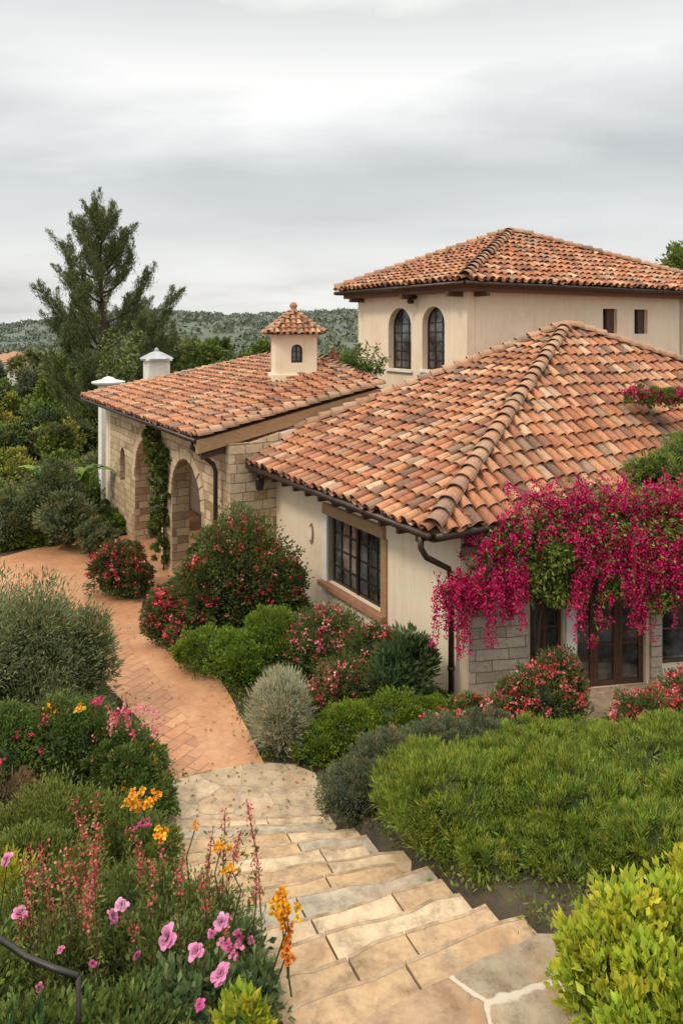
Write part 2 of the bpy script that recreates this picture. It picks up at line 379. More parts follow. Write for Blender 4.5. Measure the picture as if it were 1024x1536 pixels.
# ================================================================== VILLA
villa=empty('mediterranean_villa')
roof=Acc(); under=MB(); trim=MB(); gut=MB()
C=np.array([1.58,12.6]); L=C+8.72*d1; R=C+19*d2; K=L+19*d2; PK=C+4.36*d1+8.14*d2
ze=3.21; zp=6.72
c3,l3,r3,k3,p3=v3(C,ze),v3(L,ze),v3(R,ze),v3(K,ze),v3(PK,zp)
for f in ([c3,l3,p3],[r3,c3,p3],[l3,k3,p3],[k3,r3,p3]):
    tile_face(roof,f); under.add([q-np.array([0,0,.02]) for q in f],[(0,1,2)],0)
for q in (c3,l3,r3,k3): cap_line(roof,q,p3,1.0,.10)
prism(trim,[C,R,K,L],ze-.17,ze-.03,0)
n1=-d2; n2=-d1
gutter(gut,C+n1*.06,L+n1*.06,ze-.06); gutter(gut,C+n2*.06,R+n2*.06,ze-.06)
W=np.array([2.14,13.2])
FL=Frame(W,d1,n1); 
for t in np.arange(.3,7.4,.6): FL.box(trim,t,t+.09,ze-.3,ze-.172,-.02,.72,0)
mb=MB(); FL.wall(mb,rect(0,7.6,-.4,ze-.172),[rect(2.5,4.75,.78,2.36)],.35,0)
Fr_r=Frame(W,d2,n2)
Fr_r.wall(mb,rect(.36,18,-.4,ze-.172),[],.3,0)
Frame(W+d1*7.6,d2,d1).wall(mb,rect(.36,18,-.4,ze-.172),[],.3,0)
Frame(W+d2*18,d1,d2).wall(mb,rect(.31,7.3,-.4,ze-.172),[],.3,0)
mb.done('main_walls',[M['stucco']],villa)
mb=MB()
FL.box(mb,2.36,4.9,2.37,2.62,-.2,.09,2)
FL.box(mb,2.3,2.5,.78,2.369,-.2,.05,2); FL.box(mb,4.75,4.98,.78,2.369,-.2,.05,3)
FL.box(mb,2.3,5.0,.66,.779,-.25,.16,4)
arch_window(FL,mb,2.502,4.748,.781,2.358,-.12,False,6,4,.04,0,1,.07)
FL.box(mb,3.58,3.67,.8,2.34,-.12,-.085,0)
mb.done('casement_window',[M['frame'],M['glass'],M['beam'],M['white'],M['sill']],villa,.006)
mb=MB(); 
for (rr,w,mi) in ((.17,.03,0),(.11,.05,1)):
    FL.wall(mb,[(5.55+rr*.6*math.cos(a*math.pi/8),1.72+rr*1.5*math.sin(a*math.pi/8)) for a in range(16)],[],w,mi,w)
mb.done('ceramic_wall_plaque',[M['sill'],M['white']],villa)
a=C+n1*.06+d1*.28
gut.tube([v3(a,ze-.1),v3(a,ze-.32),v3(a-n1*.12+d1*0,ze-.5),v3(a-n1*.62,ze-.78),v3(a-n1*.68,ze-1.0),v3(a-n1*.68,-.1)],.055,10)
for z in (.6,2.0): gut.tube([v3(a-n1*.68,z),v3(a-n1*.68,z+.06)],.072,10)

# ---- garden-room bay
e=np.array([.985,.17]); en=np.array([.17,-.985])
FB=Frame(W+e*.02+en*.02,e,en)
mb=MB(); zb=2.72
FB.wall(mb,rect(0,7.5,-.3,zb),[rect(1.3,1.95,.12,2.3),rect(2.17,3.62,.02,2.35),rect(3.95,6.2,.35,2.3)],.28,0)
FB.box(mb,.12,1.22,-.3,2.45,.0,.10,1)
FB.box(mb,3.68,3.9,-.1,2.45,.0,.07,1)
mb.done('garden_room_wall',[M['stucco'],M['block']],villa,.01)
mb=MB()
FB.box(mb,1.15,7.5,2.38,2.6,.002,.14,2)
FB.box(mb,1.96,2.16,-.1,2.378,.002,.12,3); 
arch_window(FB,mb,1.302,1.948,.122,2.298,-.1,False,2,4,.04,2,1,.06)
arch_window(FB,mb,2.172,2.6,.022,2.348,-.1,False,1,4,.04,2,1,.07)
arch_window(FB,mb,2.602,3.1,.022,2.348,-.1,False,1,3,.04,2,1,.09)
arch_window(FB,mb,3.102,3.618,.022,2.348,-.1,False,1,3,.04,2,1,.09)
arch_window(FB,mb,3.952,6.198,.352,2.298,-.1,False,4,3,.04,2,1,.06)
FB.box(mb,3.9,6.3,.22,.349,-.2,.1,3)
mb.done('garden_room_glazing',[M['frame'],M['glass'],wood('brown_joinery',(.05,.025,.014),(.11,.055,.03)),M['white']],villa,.005)
mb=MB(); A=FB.O-e*.1+en*.25; Bq=FB.O+e*7.6+en*.25; Cq=W+d2*8.5-n2*.2; Dq=W-n2*.2+d2*.2
prism(mb,[A,Bq,Cq,Dq],zb,zb+.13,0)
for s in np.arange(.3,7.4,.55): FB.box(mb,s,s+.09,zb-.16,zb-.002,.03,.5,0)
mb.done('garden_room_canopy',[M['fascia']],villa,.01)
terr=[W+np.array([-.1,-.35]),W+np.array([1.2,-1.3]),W+np.array([6.5,-.9]),W+np.array([7.6,1.4]),FB.O+e*.1]
mb=MB(); prism(mb,terr,-.2,.035,0)
mb.done('stone_terrace',[M['land']],None,.01)

# ---- tower
T=np.array([4.1,24.]); FTl=Frame(T,d1,n1); FTr=Frame(T,d2,n2); zw=7.96
mb=MB()
FTl.wall(mb,rect(0,6.64,2.5,zw),[arch(1.15,2.4,5.3,7.52),arch(3.05,4.5,5.25,7.52)],.35,0)
FTr.wall(mb,rect(.36,11.5,2.5,zw),[rect(6.6,7.4,6.55,7.5),rect(8.4,9.2,6.55,7.5)],.35,0)
Frame(T+d1*6.64,d2,d1).wall(mb,rect(.36,11.5,2.5,zw),[],.3,0)
Frame(T+d2*11.51,d1,d2).wall(mb,rect(0,6.64,2.5,zw),[],.3,0)
mb.done('upper_storey_walls',[M['stucco']],villa)
mb=MB()
arch_window(FTl,mb,1.152,2.398,5.302,7.518,-.24,True,3,6,.045)
arch_window(FTl,mb,3.052,4.498,5.252,7.518,-.24,True,3,6,.045)
arch_window(FTr,mb,6.602,7.398,6.552,7.498,-.25,False,1,1,.04)
arch_window(FTr,mb,8.402,9.198,6.552,7.498,-.25,False,1,1,.04)
FTr.box(mb,6.99,7.398,6.552,7.498,-.248,-.15,2); FTr.box(mb,8.80,9.198,6.552,7.498,-.248,-.15,2)
FTl.box(mb,1.05,2.5,5.2,5.298,-.2,.1,3); FTl.box(mb,2.95,4.6,5.15,5.248,-.2,.1,3)
mb.done('upper_storey_windows',[M['frame'],M['glass'],M['fascia'],M['white']],villa,.004)
Ct=T+n2*.65+n1*.65; zt0=8.26; zt1=10.56
Lt=Ct+7.94*d1; Rt=Ct+15*d2; Kt=Lt+15*d2; Pt=Ct+3.97*d1+5.8*d2
q3=[v3(Ct,zt0),v3(Lt,zt0),v3(Rt,zt0),v3(Kt,zt0),v3(Pt,zt1)]
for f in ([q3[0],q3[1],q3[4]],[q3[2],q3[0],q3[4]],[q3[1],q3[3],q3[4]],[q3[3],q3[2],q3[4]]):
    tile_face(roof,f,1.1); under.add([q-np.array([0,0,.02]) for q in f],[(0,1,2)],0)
for q in q3[:4]: cap_line(roof,q,q3[4],1.15,.10)
prism(trim,[Ct,Rt,Kt,Lt],zt0-.15,zt0-.03,1)
sh=.22; prism(trim,[Ct-n1*sh-n2*sh,Rt-n2*sh-d2*sh,Kt-d2*sh-d1*sh,Lt-d1*sh-n1*sh],zt0-.30,zt0-.152,1)
gutter(gut,Ct+n1*.05,Lt+n1*.05,zt0-.07,.075); gutter(gut,Ct+n2*.05,Rt+n2*.05,zt0-.07,.075)
for t in (.2,2.75,6.2): FTl.box(trim,t,t+.14,zw-.16,zw-.003,0.002,.62,0)
for t in (.3,): FTr.box(trim,t,t+.14,zw-.16,zw-.003,0.002,.62,0)
mb=MB(); p=FTl.p(2.75,7.85,.25)
mb.tube([FTl.p(2.7,7.9,.02),FTl.p(2.7,7.8,.3)],.035,8); mb.lathe((p[0],p[1],7.62),[(0,.0),(.11,.03),(.13,.12),(.05,.2),(0,.22)],12)
mb.done('eave_lamp',[M['frame']],villa)

# ---- arcade wing
Q=np.array([-2.87,18.94]); FA=Frame(Q,d1,n1); zA=3.74
mb=MB()
FA.wall(mb,rect(0,12.6,-1.5,zA),[arch(2.1,4.7,-1.45,2.85,18),arch(5.8,8.9,-1.45,2.95,18),arch(10.3,11.0,.9,2.2,8)],.55,0)
FA.box(mb,12.602,13.3,-1.5,zA,-.5,-.02,1)
FE=Frame(Q,d2,n2)
FE.wall(mb,[(.56,-1.0),(1.45,-1.0),(1.45,3.95),(.56,3.72)],[],.5,0,-.0)
FE.wall(mb,[(-.0,-1.5),(.559,-1.5),(.559,3.72),(0,3.72)],[],.001,0,.004)
FE.wall(mb,[(1.452,2.5),(6.2,2.5),(6.2,4.82),(1.452,3.92)],[],.3,1,-.05)
FA2=Frame(Q+d1*.5,d1,n1); FA2.wall(mb,rect(.1,12.6,-1.5,3.6),[arch(6.2,7.6,-1.4,1.2,10)],.3,1,-3.4)
Frame(Q+d1*13.3,d2,d1).wall(mb,rect(.0,6.0,-1.5,zA),[arch(.7,2.7,-1.4,2.3,10)],.4,1,0)
mb.done('arcade_walls',[M['stone'],M['stucco']],villa)
mb=MB()
for (a0,a1,tp) in ((2.1,4.7,2.85),(5.8,8.9,2.95)):
    r=(a1-a0)/2; c=(a0+a1)/2; sp=tp-r; n=13
    for i in range(n):
        A0=math.pi*(i+.06)/n; A1=math.pi*(i+.94)/n; ro=r+.30+random.uniform(-.02,.03); w=.03+random.uniform(0,.02)
        pp=[(c+r*math.cos(A0),sp+r*math.sin(A0)),(c+ro*math.cos(A0),sp+ro*math.sin(A0)),(c+ro*math.cos(A1),sp+ro*math.sin(A1)),(c+r*math.cos(A1),sp+r*math.sin(A1))]
        FA.wall(mb,pp,[],w+.05,0,w)
mb.done('arch_voussoirs',[simple('cut_stone',(.46,.34,.21),(.62,.49,.33),5,.9,.4,20)],villa,.01)
E1=np.array([-3.69,18.7]); zE=3.92
Ra=E1+5.9*d2; A_=Ra+8.4*d1; B_=Ra+3.6*d1; E2=E1+13.5*d1; C_=E1+5.63*d2; G2=E2+9*d2
pE1,pE2,pA,pB,pC,pG=v3(E1,zE),v3(E2,zE),v3(A_,5.62),v3(B_,5.62),v3(C_,5.03),v3(G2,3.95)
D1=(d1[0],d1[1],0)
tile_face(roof,[pE1,pE2,pA,pB],.95); tile_face(roof,[pE1,pC,pB],.95,uvec=D1)
tile_face(roof,[pE2,pG,pA],.95,uvec=D1); tile_face(roof,[pG,pC,pB,pA],.95,uvec=D1)
for f in ([pE1,pE2,pA,pB],[pE1,pB,pC],[pE2,pG,pA],[pC,pB,pA,pG]): under.add([q-np.array([0,0,.03]) for q in f],[tuple(range(len(f)))],0)
cap_line(roof,pB,pA,.9,.06); cap_line(roof,pE2,pA,.8,.05); cap_line(roof,pE1,pC,.95,.06); cap_line(roof,pC,pB,.8,.05)
def bar(mb,a,b,w,h,off,mi):
    a=np.array(a);b=np.array(b); y=nrm(b-a); x=nrm(np.cross(y,[0,0,1.])); z=np.array([0,0,1.]); P=[]
    for zz in (off-h,off):
        for (q,xx) in ((a,-w/2),(a,w/2),(b,w/2),(b,-w/2)): P.append(q+x*xx+z*zz)
    mb.hexa(P,mi)
bar(trim,pE1,pC,.16,.34,-.035,2); bar(trim,pE1+np.array([.06,.2,0]),pC+np.array([.06,.2,0]),.14,.5,-.06,0)
prism(trim,[E1-n1*.02,E2-n1*.02,E2+d2*1.0,E1+d2*1.0],zE-.14,zE-.04,0)
gutter(gut,E1+n1*.03,E2+n1*.03,zE-.05,.07)
for t in np.arange(0.2,13,.7): FA.box(trim,t,t+.1,zA-.02,zA+.035,0.01,.55,0)
a=E1+n1*.03+d1*.3
gut.tube([v3(a,zE-.1),v3(a,zE-.25),v3(a-n1*.6,zE-.75),v3(a-n1*.66,zE-.95),v3(a-n1*.66,-.4)],.06,10)
mb=MB(); p=np.array(FE.p(.75,2.75,.18))
mb.tube([FE.p(.75,2.95,0.0),FE.p(.75,3.0,.12),tuple(p+np.array([0,0,.12]))],.02,6)
mb.lathe(p-np.array([0,0,.25]),[(0,0),(.09,.03),(.10,.05),(.13,.3),(.15,.31),(.06,.4),(0,.42)],8,0)
mb.done('wall_lantern',[M['frame']],villa)
# ---- chimney turret
TD=23.8; ch=np.array(at(440,565,TD)); cx,cy=ch[0],ch[1]; rot=math.radians(12)
cu=np.array([math.cos(rot),math.sin(rot)]); cn=np.array([math.sin(rot),-math.cos(rot)])
wc=.66; O=np.array([cx,cy])-cu*wc+cn*wc
zc0=4.6; zc1=HC-10/F*TD; za=HC-(543-495)/F*TD; zb_=HC-(516-495)/F*TD
mb=MB(); FC=Frame(O,cu,cn)
FC.wall(mb,rect(0,2*wc,zc0,zc1),[arch(.5,.86,za,zb_,10)],.25,0)
for (o2,u2,n_) in ((O+cu*2*wc,-cn,cu),(O+cu*2*wc-cn*2*wc,-cu,-cn),(O-cn*2*wc,cn,-cu)):
    Frame(o2,u2,n_).wall(mb,rect(.001,2*wc-.001,zc0,zc1),[],.2,0,-.001)
FC.box(mb,-.1,2*wc+.1,zc0+.35,5.3,-2*wc-.1,.1,0)
FC.box(mb,-.07,2*wc+.07,zc1,zc1+.08,-2*wc-.07,.07,0)
mb.done('chimney_turret',[M['stucco'],M['frame']],villa,.01)
mb=MB(); arch_window(FC,mb,.502,.858,za+.002,zb_-.002,-.12,True,2,3,.03); mb.done('turret_opening',[M['frame'],M['glass']],villa)
ov=.2; P4=[O+(-cu+cn)*ov, O+cu*2*wc+(cu+cn)*ov, O+cu*2*wc-cn*2*wc+(cu-cn)*ov, O-cn*2*wc+(-cu-cn)*ov]
zc=zc1+.1; pk=v3((P4[0]+P4[2])/2,zc+.72)
for i in range(4):
    tile_face(roof,[v3(P4[i],zc),v3(P4[(i+1)%4],zc),pk],.62); under.add([v3(P4[i],zc-.02),v3(P4[(i+1)%4],zc-.02),pk],[(0,1,2)],0)
    cap_line(roof,v3(P4[i],zc),pk,.5,.04)
mb=MB(); mb.lathe(pk+np.array([0,0,-.02]),[(.14,0),(.16,.06),(.08,.1),(.12,.16),(.13,.22),(.08,.3),(0,.33)],12); mb.done('turret_finial',[M['sill']],villa,0,True)
under.done('roof_deck',[simple('roof_underlay',(.12,.06,.04),(.2,.1,.07))],villa)
trim.done('eaves_and_rafters',[M['fascia'],wood('tower_eave',(.12,.05,.03),(.2,.09,.05)),M['beam']],villa)
gut.done('gutters_and_downpipes',[M['gutter']],villa,0,True)
roof.obj('clay_tile_roof',M['tile'],villa)

# ---- white cupola and urn
mb=MB(); c=at(235,568,36); 
mb.box((c[0],c[1],c[2]+.1),(1.05,1.05,1.6),0,.5); mb.box((c[0],c[1],c[2]+.94),(1.25,1.25,.1),0,.5)
mb.lathe((c[0],c[1],c[2]+.99),[(.85,0),(.8,.05),(.3,.3),(.12,.36),(.1,.46),(.04,.52),(0,.54)],8,1)
mb.box((c[0],c[1],(c[2]-.7-2.5)/2),(1.2,1.2,c[2]-.7+2.5),0,.5)
mb.done('white_cupola',[M['white'],M['metal']],None,.01)
mb=MB(); c=at(163,587,33)
mb.box((c[0],c[1],(c[2]-2.5)/2),(.75,.75,c[2]+2.5),0,.5)
mb.lathe((c[0],c[1],c[2]),[(.42,0),(.5,.08),(.42,.25),(.72,.36),(.74,.44),(.3,.54),(.22,.62),(0,.68)],14,0)
mb.done('white_urn_pillar',[M['white']],None,.01)

# ================================================================== GROUND, PATHS, STEPS
cx_=np.arange(-24,24.01,.3); gx=np.cumsum(np.geomspace(.4,260,48)); xs=np.concatenate([(-24-gx)[::-1],cx_,24+gx])
cy_=np.arange(-4,36.01,.3); gy=np.cumsum(np.geomspace(.4,260,60)); gy0=np.cumsum(np.geomspace(.5,80,18)); ys=np.concatenate([(-4-gy0)[::-1],cy_,36+gy])
X,Y=np.meshgrid(xs,ys); Z=zcut(X,Y); nx,ny=len(xs),len(ys)
i=np.arange(ny-1)[:,None]*nx+np.arange(nx-1)[None]; Fq=np.stack([i,i+1,i+nx+1,i+nx],-1).reshape(-1,4)
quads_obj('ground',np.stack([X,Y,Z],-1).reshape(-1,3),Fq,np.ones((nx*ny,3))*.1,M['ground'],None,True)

def sheet(name,poly,off,mat,step=.35,skirt=.3):
    P=[Vector(p[:2]) for p in poly]; dense=[]
    for k in range(len(P)):
        a,b=P[k],P[(k+1)%len(P)]; n=max(1,int((b-a).length/step))
        for j in range(n): dense.append(a+(b-a)*j/n)
    nb=len(dense); arr=[(p.x,p.y) for p in dense]
    x0=min(a[0] for a in arr);x1=max(a[0] for a in arr);y0=min(a[1] for a in arr);y1=max(a[1] for a in arr)
    gx_,gy_=np.meshgrid(np.arange(x0,x1,step),np.arange(y0,y1,step)); k=inpoly(arr,gx_.ravel(),gy_.ravel())
    pts=dense+[Vector((a,b)) for a,b in zip(gx_.ravel()[k],gy_.ravel()[k])]
    r=delaunay_2d_cdt(pts,[(j,(j+1)%nb) for j in range(nb)],[],1,1e-4)
    V=[(v.x,v.y,float(zt(v.x,v.y))+off) for v in r[0]]; Fs=[tuple(f) for f in r[2]]
    mbx=MB(); mbx.add(V,Fs,0)
    if skirt:
        for j in range(nb):
            a=dense[j];b=dense[(j+1)%nb]; za=float(zt(a.x,a.y))+off; zb_=float(zt(b.x,b.y))+off
            mbx.add([(a.x,a.y,za),(b.x,b.y,zb_),(b.x,b.y,zb_-skirt),(a.x,a.y,za-skirt)],[(0,1,2,3)],0)
    return mbx.done(name,[mat])
def smoothpts(pts,n=4):
    out=[];m_=len(pts)
    for i in range(m_-1):
        p0=np.array(pts[max(i-1,0)]);p1=np.array(pts[i]);p2=np.array(pts[i+1]);p3_=np.array(pts[min(i+2,m_-1)])
        for k in range(n):
            t=k/n; out.append(tuple(.5*((2*p1)+(-p0+p2)*t+(2*p0-5*p1+4*p2-p3_)*t*t+(-p0+3*p1-3*p2+p3_)*t**3)))
    out.append(tuple(pts[-1])); return out
right=[gp(*q) for q in [(396,1150),(368,1092),(338,1035),(306,992),(262,962),(225,950),(212,925),(222,895),(262,868)]]
inner=[tuple(FA.p(3.4,0,-3.3)[:2]),tuple(FA.p(13,0,-3.3)[:2]),tuple(FA.p(13,0,1.0)[:2])]
back=[gp(*q) for q in [(200,804),(120,812),(50,825),(0,838),(-120,862),(-200,900)]]
left=[gp(*q) for q in [(-140,960),(0,915),(60,905),(110,915),(140,950),(152,1010),(190,1062),(225,1105),(262,1174)]]
drive=smoothpts(right)+inner+smoothpts(back)+smoothpts(left)
sheet('terracotta_driveway',drive,.05,M['pave'])
sheet('brick_path_border',smoothpts(left[3:]+[gp(264,1175)])+smoothpts([gp(*q) for q in [(318,1160),(280,1085),(240,1025),(205,985),(185,955),(150,925)]]),.058,M['pavet'],.35,0)
land=[gp(*q) for q in [(260,1176),(330,1158),(396,1149),(440,1152),(472,1165),(488,1195)]]
S0=np.array([.75,5.6]); sd=np.array([-.416,.909])
pr=random.Random(77)
def edge(a,k,lw=1.25,rw=.98,seed=0):
    rs=random.Random(seed); f=min(max(a/4.6,0),1); ang=math.radians(27*(1-f)+2*f); p=np.array([math.cos(ang),math.sin(ang)]); c=S0+sd*a
    return [tuple(c+p*t+sd*rs.uniform(-.035,.035)) for t in np.linspace(-lw,rw,k)]
eL=edge(4.72,5,1.1,.98,3)
landp=land+[eL[-1]]+eL[:-1][::-1]+[gp(252,1240)]
mb=MB(); prism(mb,landp,-.5,.058,0); mb.done('flagstone_landing',[M['land']],None,.015)
steps=MB()
def offp(pts,d): return [tuple(np.array(p)+sd*d) for p in pts]
ns=12; tr=.40; rise=.136
for i in range(ns):
    a0=i*tr-.1; a1=(i+1)*tr; zt_=1.7-rise*(i+1); mi=[0,1,0,0,2,1,0,0,1,0,2,0][i]
    rw=.98+random.uniform(-.12,.18); e0=edge(a0,9,rw=rw,seed=i); e1=edge(a1,9,rw=rw,seed=i+1)
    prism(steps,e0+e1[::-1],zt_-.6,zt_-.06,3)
    cuts=sorted([pr.choice([2,3]),pr.choice([5,6])]) if i%2 else [pr.choice([3,4,5])]
    e1c=offp(e1,.025); bounds=[0]+cuts+[8]
    for j in range(len(bounds)-1):
        lo,hi=bounds[j],bounds[j+1]; g=.010
        A_s=[np.array(q) for q in e0[lo:hi+1]]; B_s=[np.array(q) for q in e1c[lo:hi+1]]
        ux=nrm(A_s[-1]-A_s[0]); A_s[0]=A_s[0]+ux*g; A_s[-1]=A_s[-1]-ux*g; B_s[0]=B_s[0]+ux*g; B_s[-1]=B_s[-1]-ux*g
        tilt=pr.uniform(-.006,.006)
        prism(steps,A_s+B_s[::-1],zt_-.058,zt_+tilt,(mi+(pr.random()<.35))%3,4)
        # worn rounded edge course
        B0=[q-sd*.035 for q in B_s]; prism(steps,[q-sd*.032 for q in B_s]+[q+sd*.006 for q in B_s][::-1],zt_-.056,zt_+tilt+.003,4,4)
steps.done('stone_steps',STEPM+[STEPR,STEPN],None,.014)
mb=MB(); e0=edge(.03,9,1.3,1.0,0); plat=e0+[(2.3,6.05),(2.75,5.3),(2.4,3.4),(1.8,2.4),(-.6,2.6),(-.9,4.3)]
prism(mb,plat[::-1],1.0,1.70,0); mb.done('flagstone_platform',[M['flag']],None,.015)

# ================================================================== FOLIAGE
GAIN=np.array([1.28,1.15,.93])
class Fol(Acc):
    def leaves(s,P,Dr,Ln,Wd,col,fold=.1):
        n=len(P); r=rng.normal(size=(n,3)); side=nrm(np.cross(Dr,r)); nn=np.cross(side,Dr)
        Ln=np.broadcast_to(Ln,(n,))[:,None]; Wd=np.broadcast_to(Wd,(n,))[:,None]
        mid=P+Dr*Ln*.5+nn*Ln*fold
        V=np.stack([P,mid+side*Wd/2,P+Dr*Ln,mid-side*Wd/2],1).reshape(-1,3)
        s.add(V,np.arange(4*n).reshape(-1,4),np.repeat(np.clip(col*GAIN,0,.85),4,axis=0))
    def petals(s,P,Dr,Nn,Ln,Wd,col,cup=.25):
        n=len(P); side=nrm(np.cross(Dr,Nn)); Ln=np.broadcast_to(Ln,(n,))[:,None]; Wd=np.broadcast_to(Wd,(n,))[:,None]
        def row(t,w,h): 
            c=P+Dr*Ln*t+Nn*Ln*h; return c-side*Wd*w/2,c+side*Wd*w/2
        rows=[row(0,.25,0),row(.45,.95,cup*.5),row(.8,.9,cup*.35),row(1,.45,-cup*.2)]
        V=np.stack([q for r in rows for q in r],1).reshape(-1,3)
        Ft=np.array([(0,1,3,2),(2,3,5,4),(4,5,7,6)]); Fa=(Ft[None]+(np.arange(n)*8)[:,None,None]).reshape(-1,4)
        s.add(V,Fa,np.repeat(np.clip(col,0,.88),8,axis=0))
    def tube(s,pts,r,col,seg=5):
        pts=np.array(pts,float); n=len(pts); rr=np.broadcast_to(r,(n,)); a=np.arange(seg)*2*math.pi/seg
        V=[]
        for i in range(n):
            t=nrm(pts[min(i+1,n-1)]-pts[max(i-1,0)]); x=nrm(np.cross(t,[0.3,.1,.95] if abs(t[2])<.9 else [1.,0,0])); y=np.cross(t,x)
            V.append(pts[i]+rr[i]*(np.cos(a)[:,None]*x+np.sin(a)[:,None]*y))
        V=np.concatenate(V); k=np.arange(seg); Fs=np.concatenate([np.stack([i*seg+k,i*seg+(k+1)%seg,(i+1)*seg+(k+1)%seg,(i+1)*seg+k],1) for i in range(n-1)])
        s.add(V,Fs,np.broadcast_to(np.array(col,float),(len(V),3)).copy())
    def core(s,c,r,col,nz=8,nt=14):
        th=np.linspace(0,math.pi,nz); ph=np.arange(nt)*2*math.pi/nt
        V=np.array([[math.sin(a)*math.cos(b),math.sin(a)*math.sin(b),math.cos(a)] for a in th for b in ph])
        V=V*(1+.12*rng.normal(size=(len(V),1)).clip(-1.5,1))*np.array(r)+np.array(c)
        Fs=np.array([(i*nt+j,i*nt+(j+1)%nt,(i+1)*nt+(j+1)%nt,(i+1)*nt+j) for i in range(nz-1) for j in range(nt)])
        s.add(V,Fs,np.broadcast_to(np.array(col,float),(len(V),3)).copy())
def rdir(n,zmin=-1):
    v=nrm(rng.normal(size=(int(n*3)+20,3))); v=v[v[:,2]>zmin]; 
    return v[:n] if len(v)>=n else np.concatenate([v,v])[:n]
def colmix(c0,c1,t,jit=.12):
    c0=np.array(c0);c1=np.array(c1); c=c0+(c1-c0)*t[:,None]; return c*rng.uniform(1-jit,1+jit,(len(t),1))
def bush(f,blobs,n,Ln,Wd,c0,c1,up=.3,sub=.2,out=.7,core=True,spread=(.78,1.1),zmin=-.6,fl=None,per=40,sat=5,satr=.42,cs=.70,inner=.15):
    bb=[]
    for b in blobs:
        if sat:
            sc=.9; bb.append((b[0],b[1],b[2],b[3]*sc,b[4]*sc,b[5]*sc,core))
            ds=rdir(sat,-.25)
            for d_ in ds:
                q=rng.uniform(.75,1.15)*satr; bb.append((b[0]+d_[0]*b[3]*.68,b[1]+d_[1]*b[4]*.68,b[2]+d_[2]*b[5]*.68,b[3]*q,b[4]*q,b[5]*q,False))
        else: bb.append((*b,core))
    ar=np.array([b[3]*b[5]+b[3]*b[4]+b[4]*b[5] for b in bb]); ar=ar/ar.sum()
    for b,w in zip(bb,ar):
        c=np.array(b[:3]); r=np.array(b[3:6]); m=max(20,int(n*w)); k=max(5,m//per)
        dr=rdir(k,zmin); 
        lump=1+.12*np.sin(dr[:,0]*5+b[0]*3)*np.cos(dr[:,2]*6+b[1])
        ce=c+dr*r*(rng.uniform(*spread,(k,1))*lump[:,None])
        ct=rng.uniform(0,1,k); hue=rng.uniform(.82,1.22,k)
        idx=rng.integers(0,k,m); od=nrm(rng.normal(size=(m,3))); rad=sub*min(r)*rng.uniform(.2,1,(m,1))**.6*1.5
        P=ce[idx]+od*rad*np.array([1,1,.9])
        D_=nrm(dr[idx]*out+od*.5+np.array([0,0,up])+rng.normal(size=(m,3))*.3)
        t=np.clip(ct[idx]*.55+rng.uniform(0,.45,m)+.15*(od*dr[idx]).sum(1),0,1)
        cc=colmix(c0,c1,t); cc[:,0]*=hue[idx]
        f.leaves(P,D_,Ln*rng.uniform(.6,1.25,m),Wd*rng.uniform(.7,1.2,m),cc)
        if b[6]:
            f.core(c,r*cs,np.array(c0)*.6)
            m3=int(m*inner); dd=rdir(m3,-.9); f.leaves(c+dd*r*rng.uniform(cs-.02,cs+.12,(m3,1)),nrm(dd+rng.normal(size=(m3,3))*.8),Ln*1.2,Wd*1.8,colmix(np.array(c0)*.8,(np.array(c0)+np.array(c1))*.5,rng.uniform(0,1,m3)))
        if fl:
            nf,pet,size,cols=fl; kk=max(1,int(nf*w)); fd=rdir(kk,-.15)
            fp=c+fd*r*rng.uniform(1.0,1.16,(kk,1)); blooms(f,fp,fd,pet,size,cols)
def blooms(f,fp,fd,pet,size,cols,spread=.6):
    kk=len(fp); cols=np.array(cols); cc=cols[rng.integers(0,len(cols),kk)]
    idx=np.repeat(np.arange(kk),pet); m=len(idx)
    sz=size*rng.uniform(.6,1.3,kk)[idx]
    off=rng.normal(size=(m,3))*sz[:,None]*spread
    D_=nrm(fd[idx]*.6+rng.normal(size=(m,3))*.8)
    f.leaves(fp[idx]+off,D_,sz*rng.uniform(.7,1.2,m),sz*.9,cc[idx]*rng.uniform(.7,1.2,(m,1)),.15)
def bl(x,y,rx,ry,top,bot=None):
    b=float(zt(x,y))-.1 if bot is None else bot
    return (x,y,(top+b)/2,rx,ry,(top-b)/2)
def plant(name,blobs,n,Ln,Wd,c0,c1,**kw):
    f=Fol(); bush(f,blobs,n,Ln,Wd,c0,c1,**kw); return f.obj(name,M['leaf'])
ROSE=[(.50,.03,.07),(.58,.07,.12),(.68,.2,.24),(.42,.015,.04)]
PINK=[(.70,.22,.32),(.62,.12,.2),(.74,.38,.40),(.52,.05,.12)]
RED=[(.56,.03,.05),(.66,.08,.12),(.68,.2,.22)]
MAG=[(.42,.004,.12),(.50,.012,.16),(.33,.004,.09),(.56,.04,.21)]
GR0=(.03,.055,.014); GR1=(.11,.165,.04)
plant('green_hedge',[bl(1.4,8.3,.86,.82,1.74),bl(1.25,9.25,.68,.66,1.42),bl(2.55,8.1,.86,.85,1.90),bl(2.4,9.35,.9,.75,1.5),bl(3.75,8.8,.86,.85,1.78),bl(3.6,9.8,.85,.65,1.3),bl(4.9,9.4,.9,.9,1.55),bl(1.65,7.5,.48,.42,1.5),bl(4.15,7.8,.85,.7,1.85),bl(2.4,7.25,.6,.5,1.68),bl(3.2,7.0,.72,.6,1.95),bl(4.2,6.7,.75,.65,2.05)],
      185000,.10,.012,(.06,.105,.017),(.24,.335,.055),up=.85,sub=.13,out=.5,spread=(.84,1.07),per=26,zmin=-.9,satr=.5,sat=4)
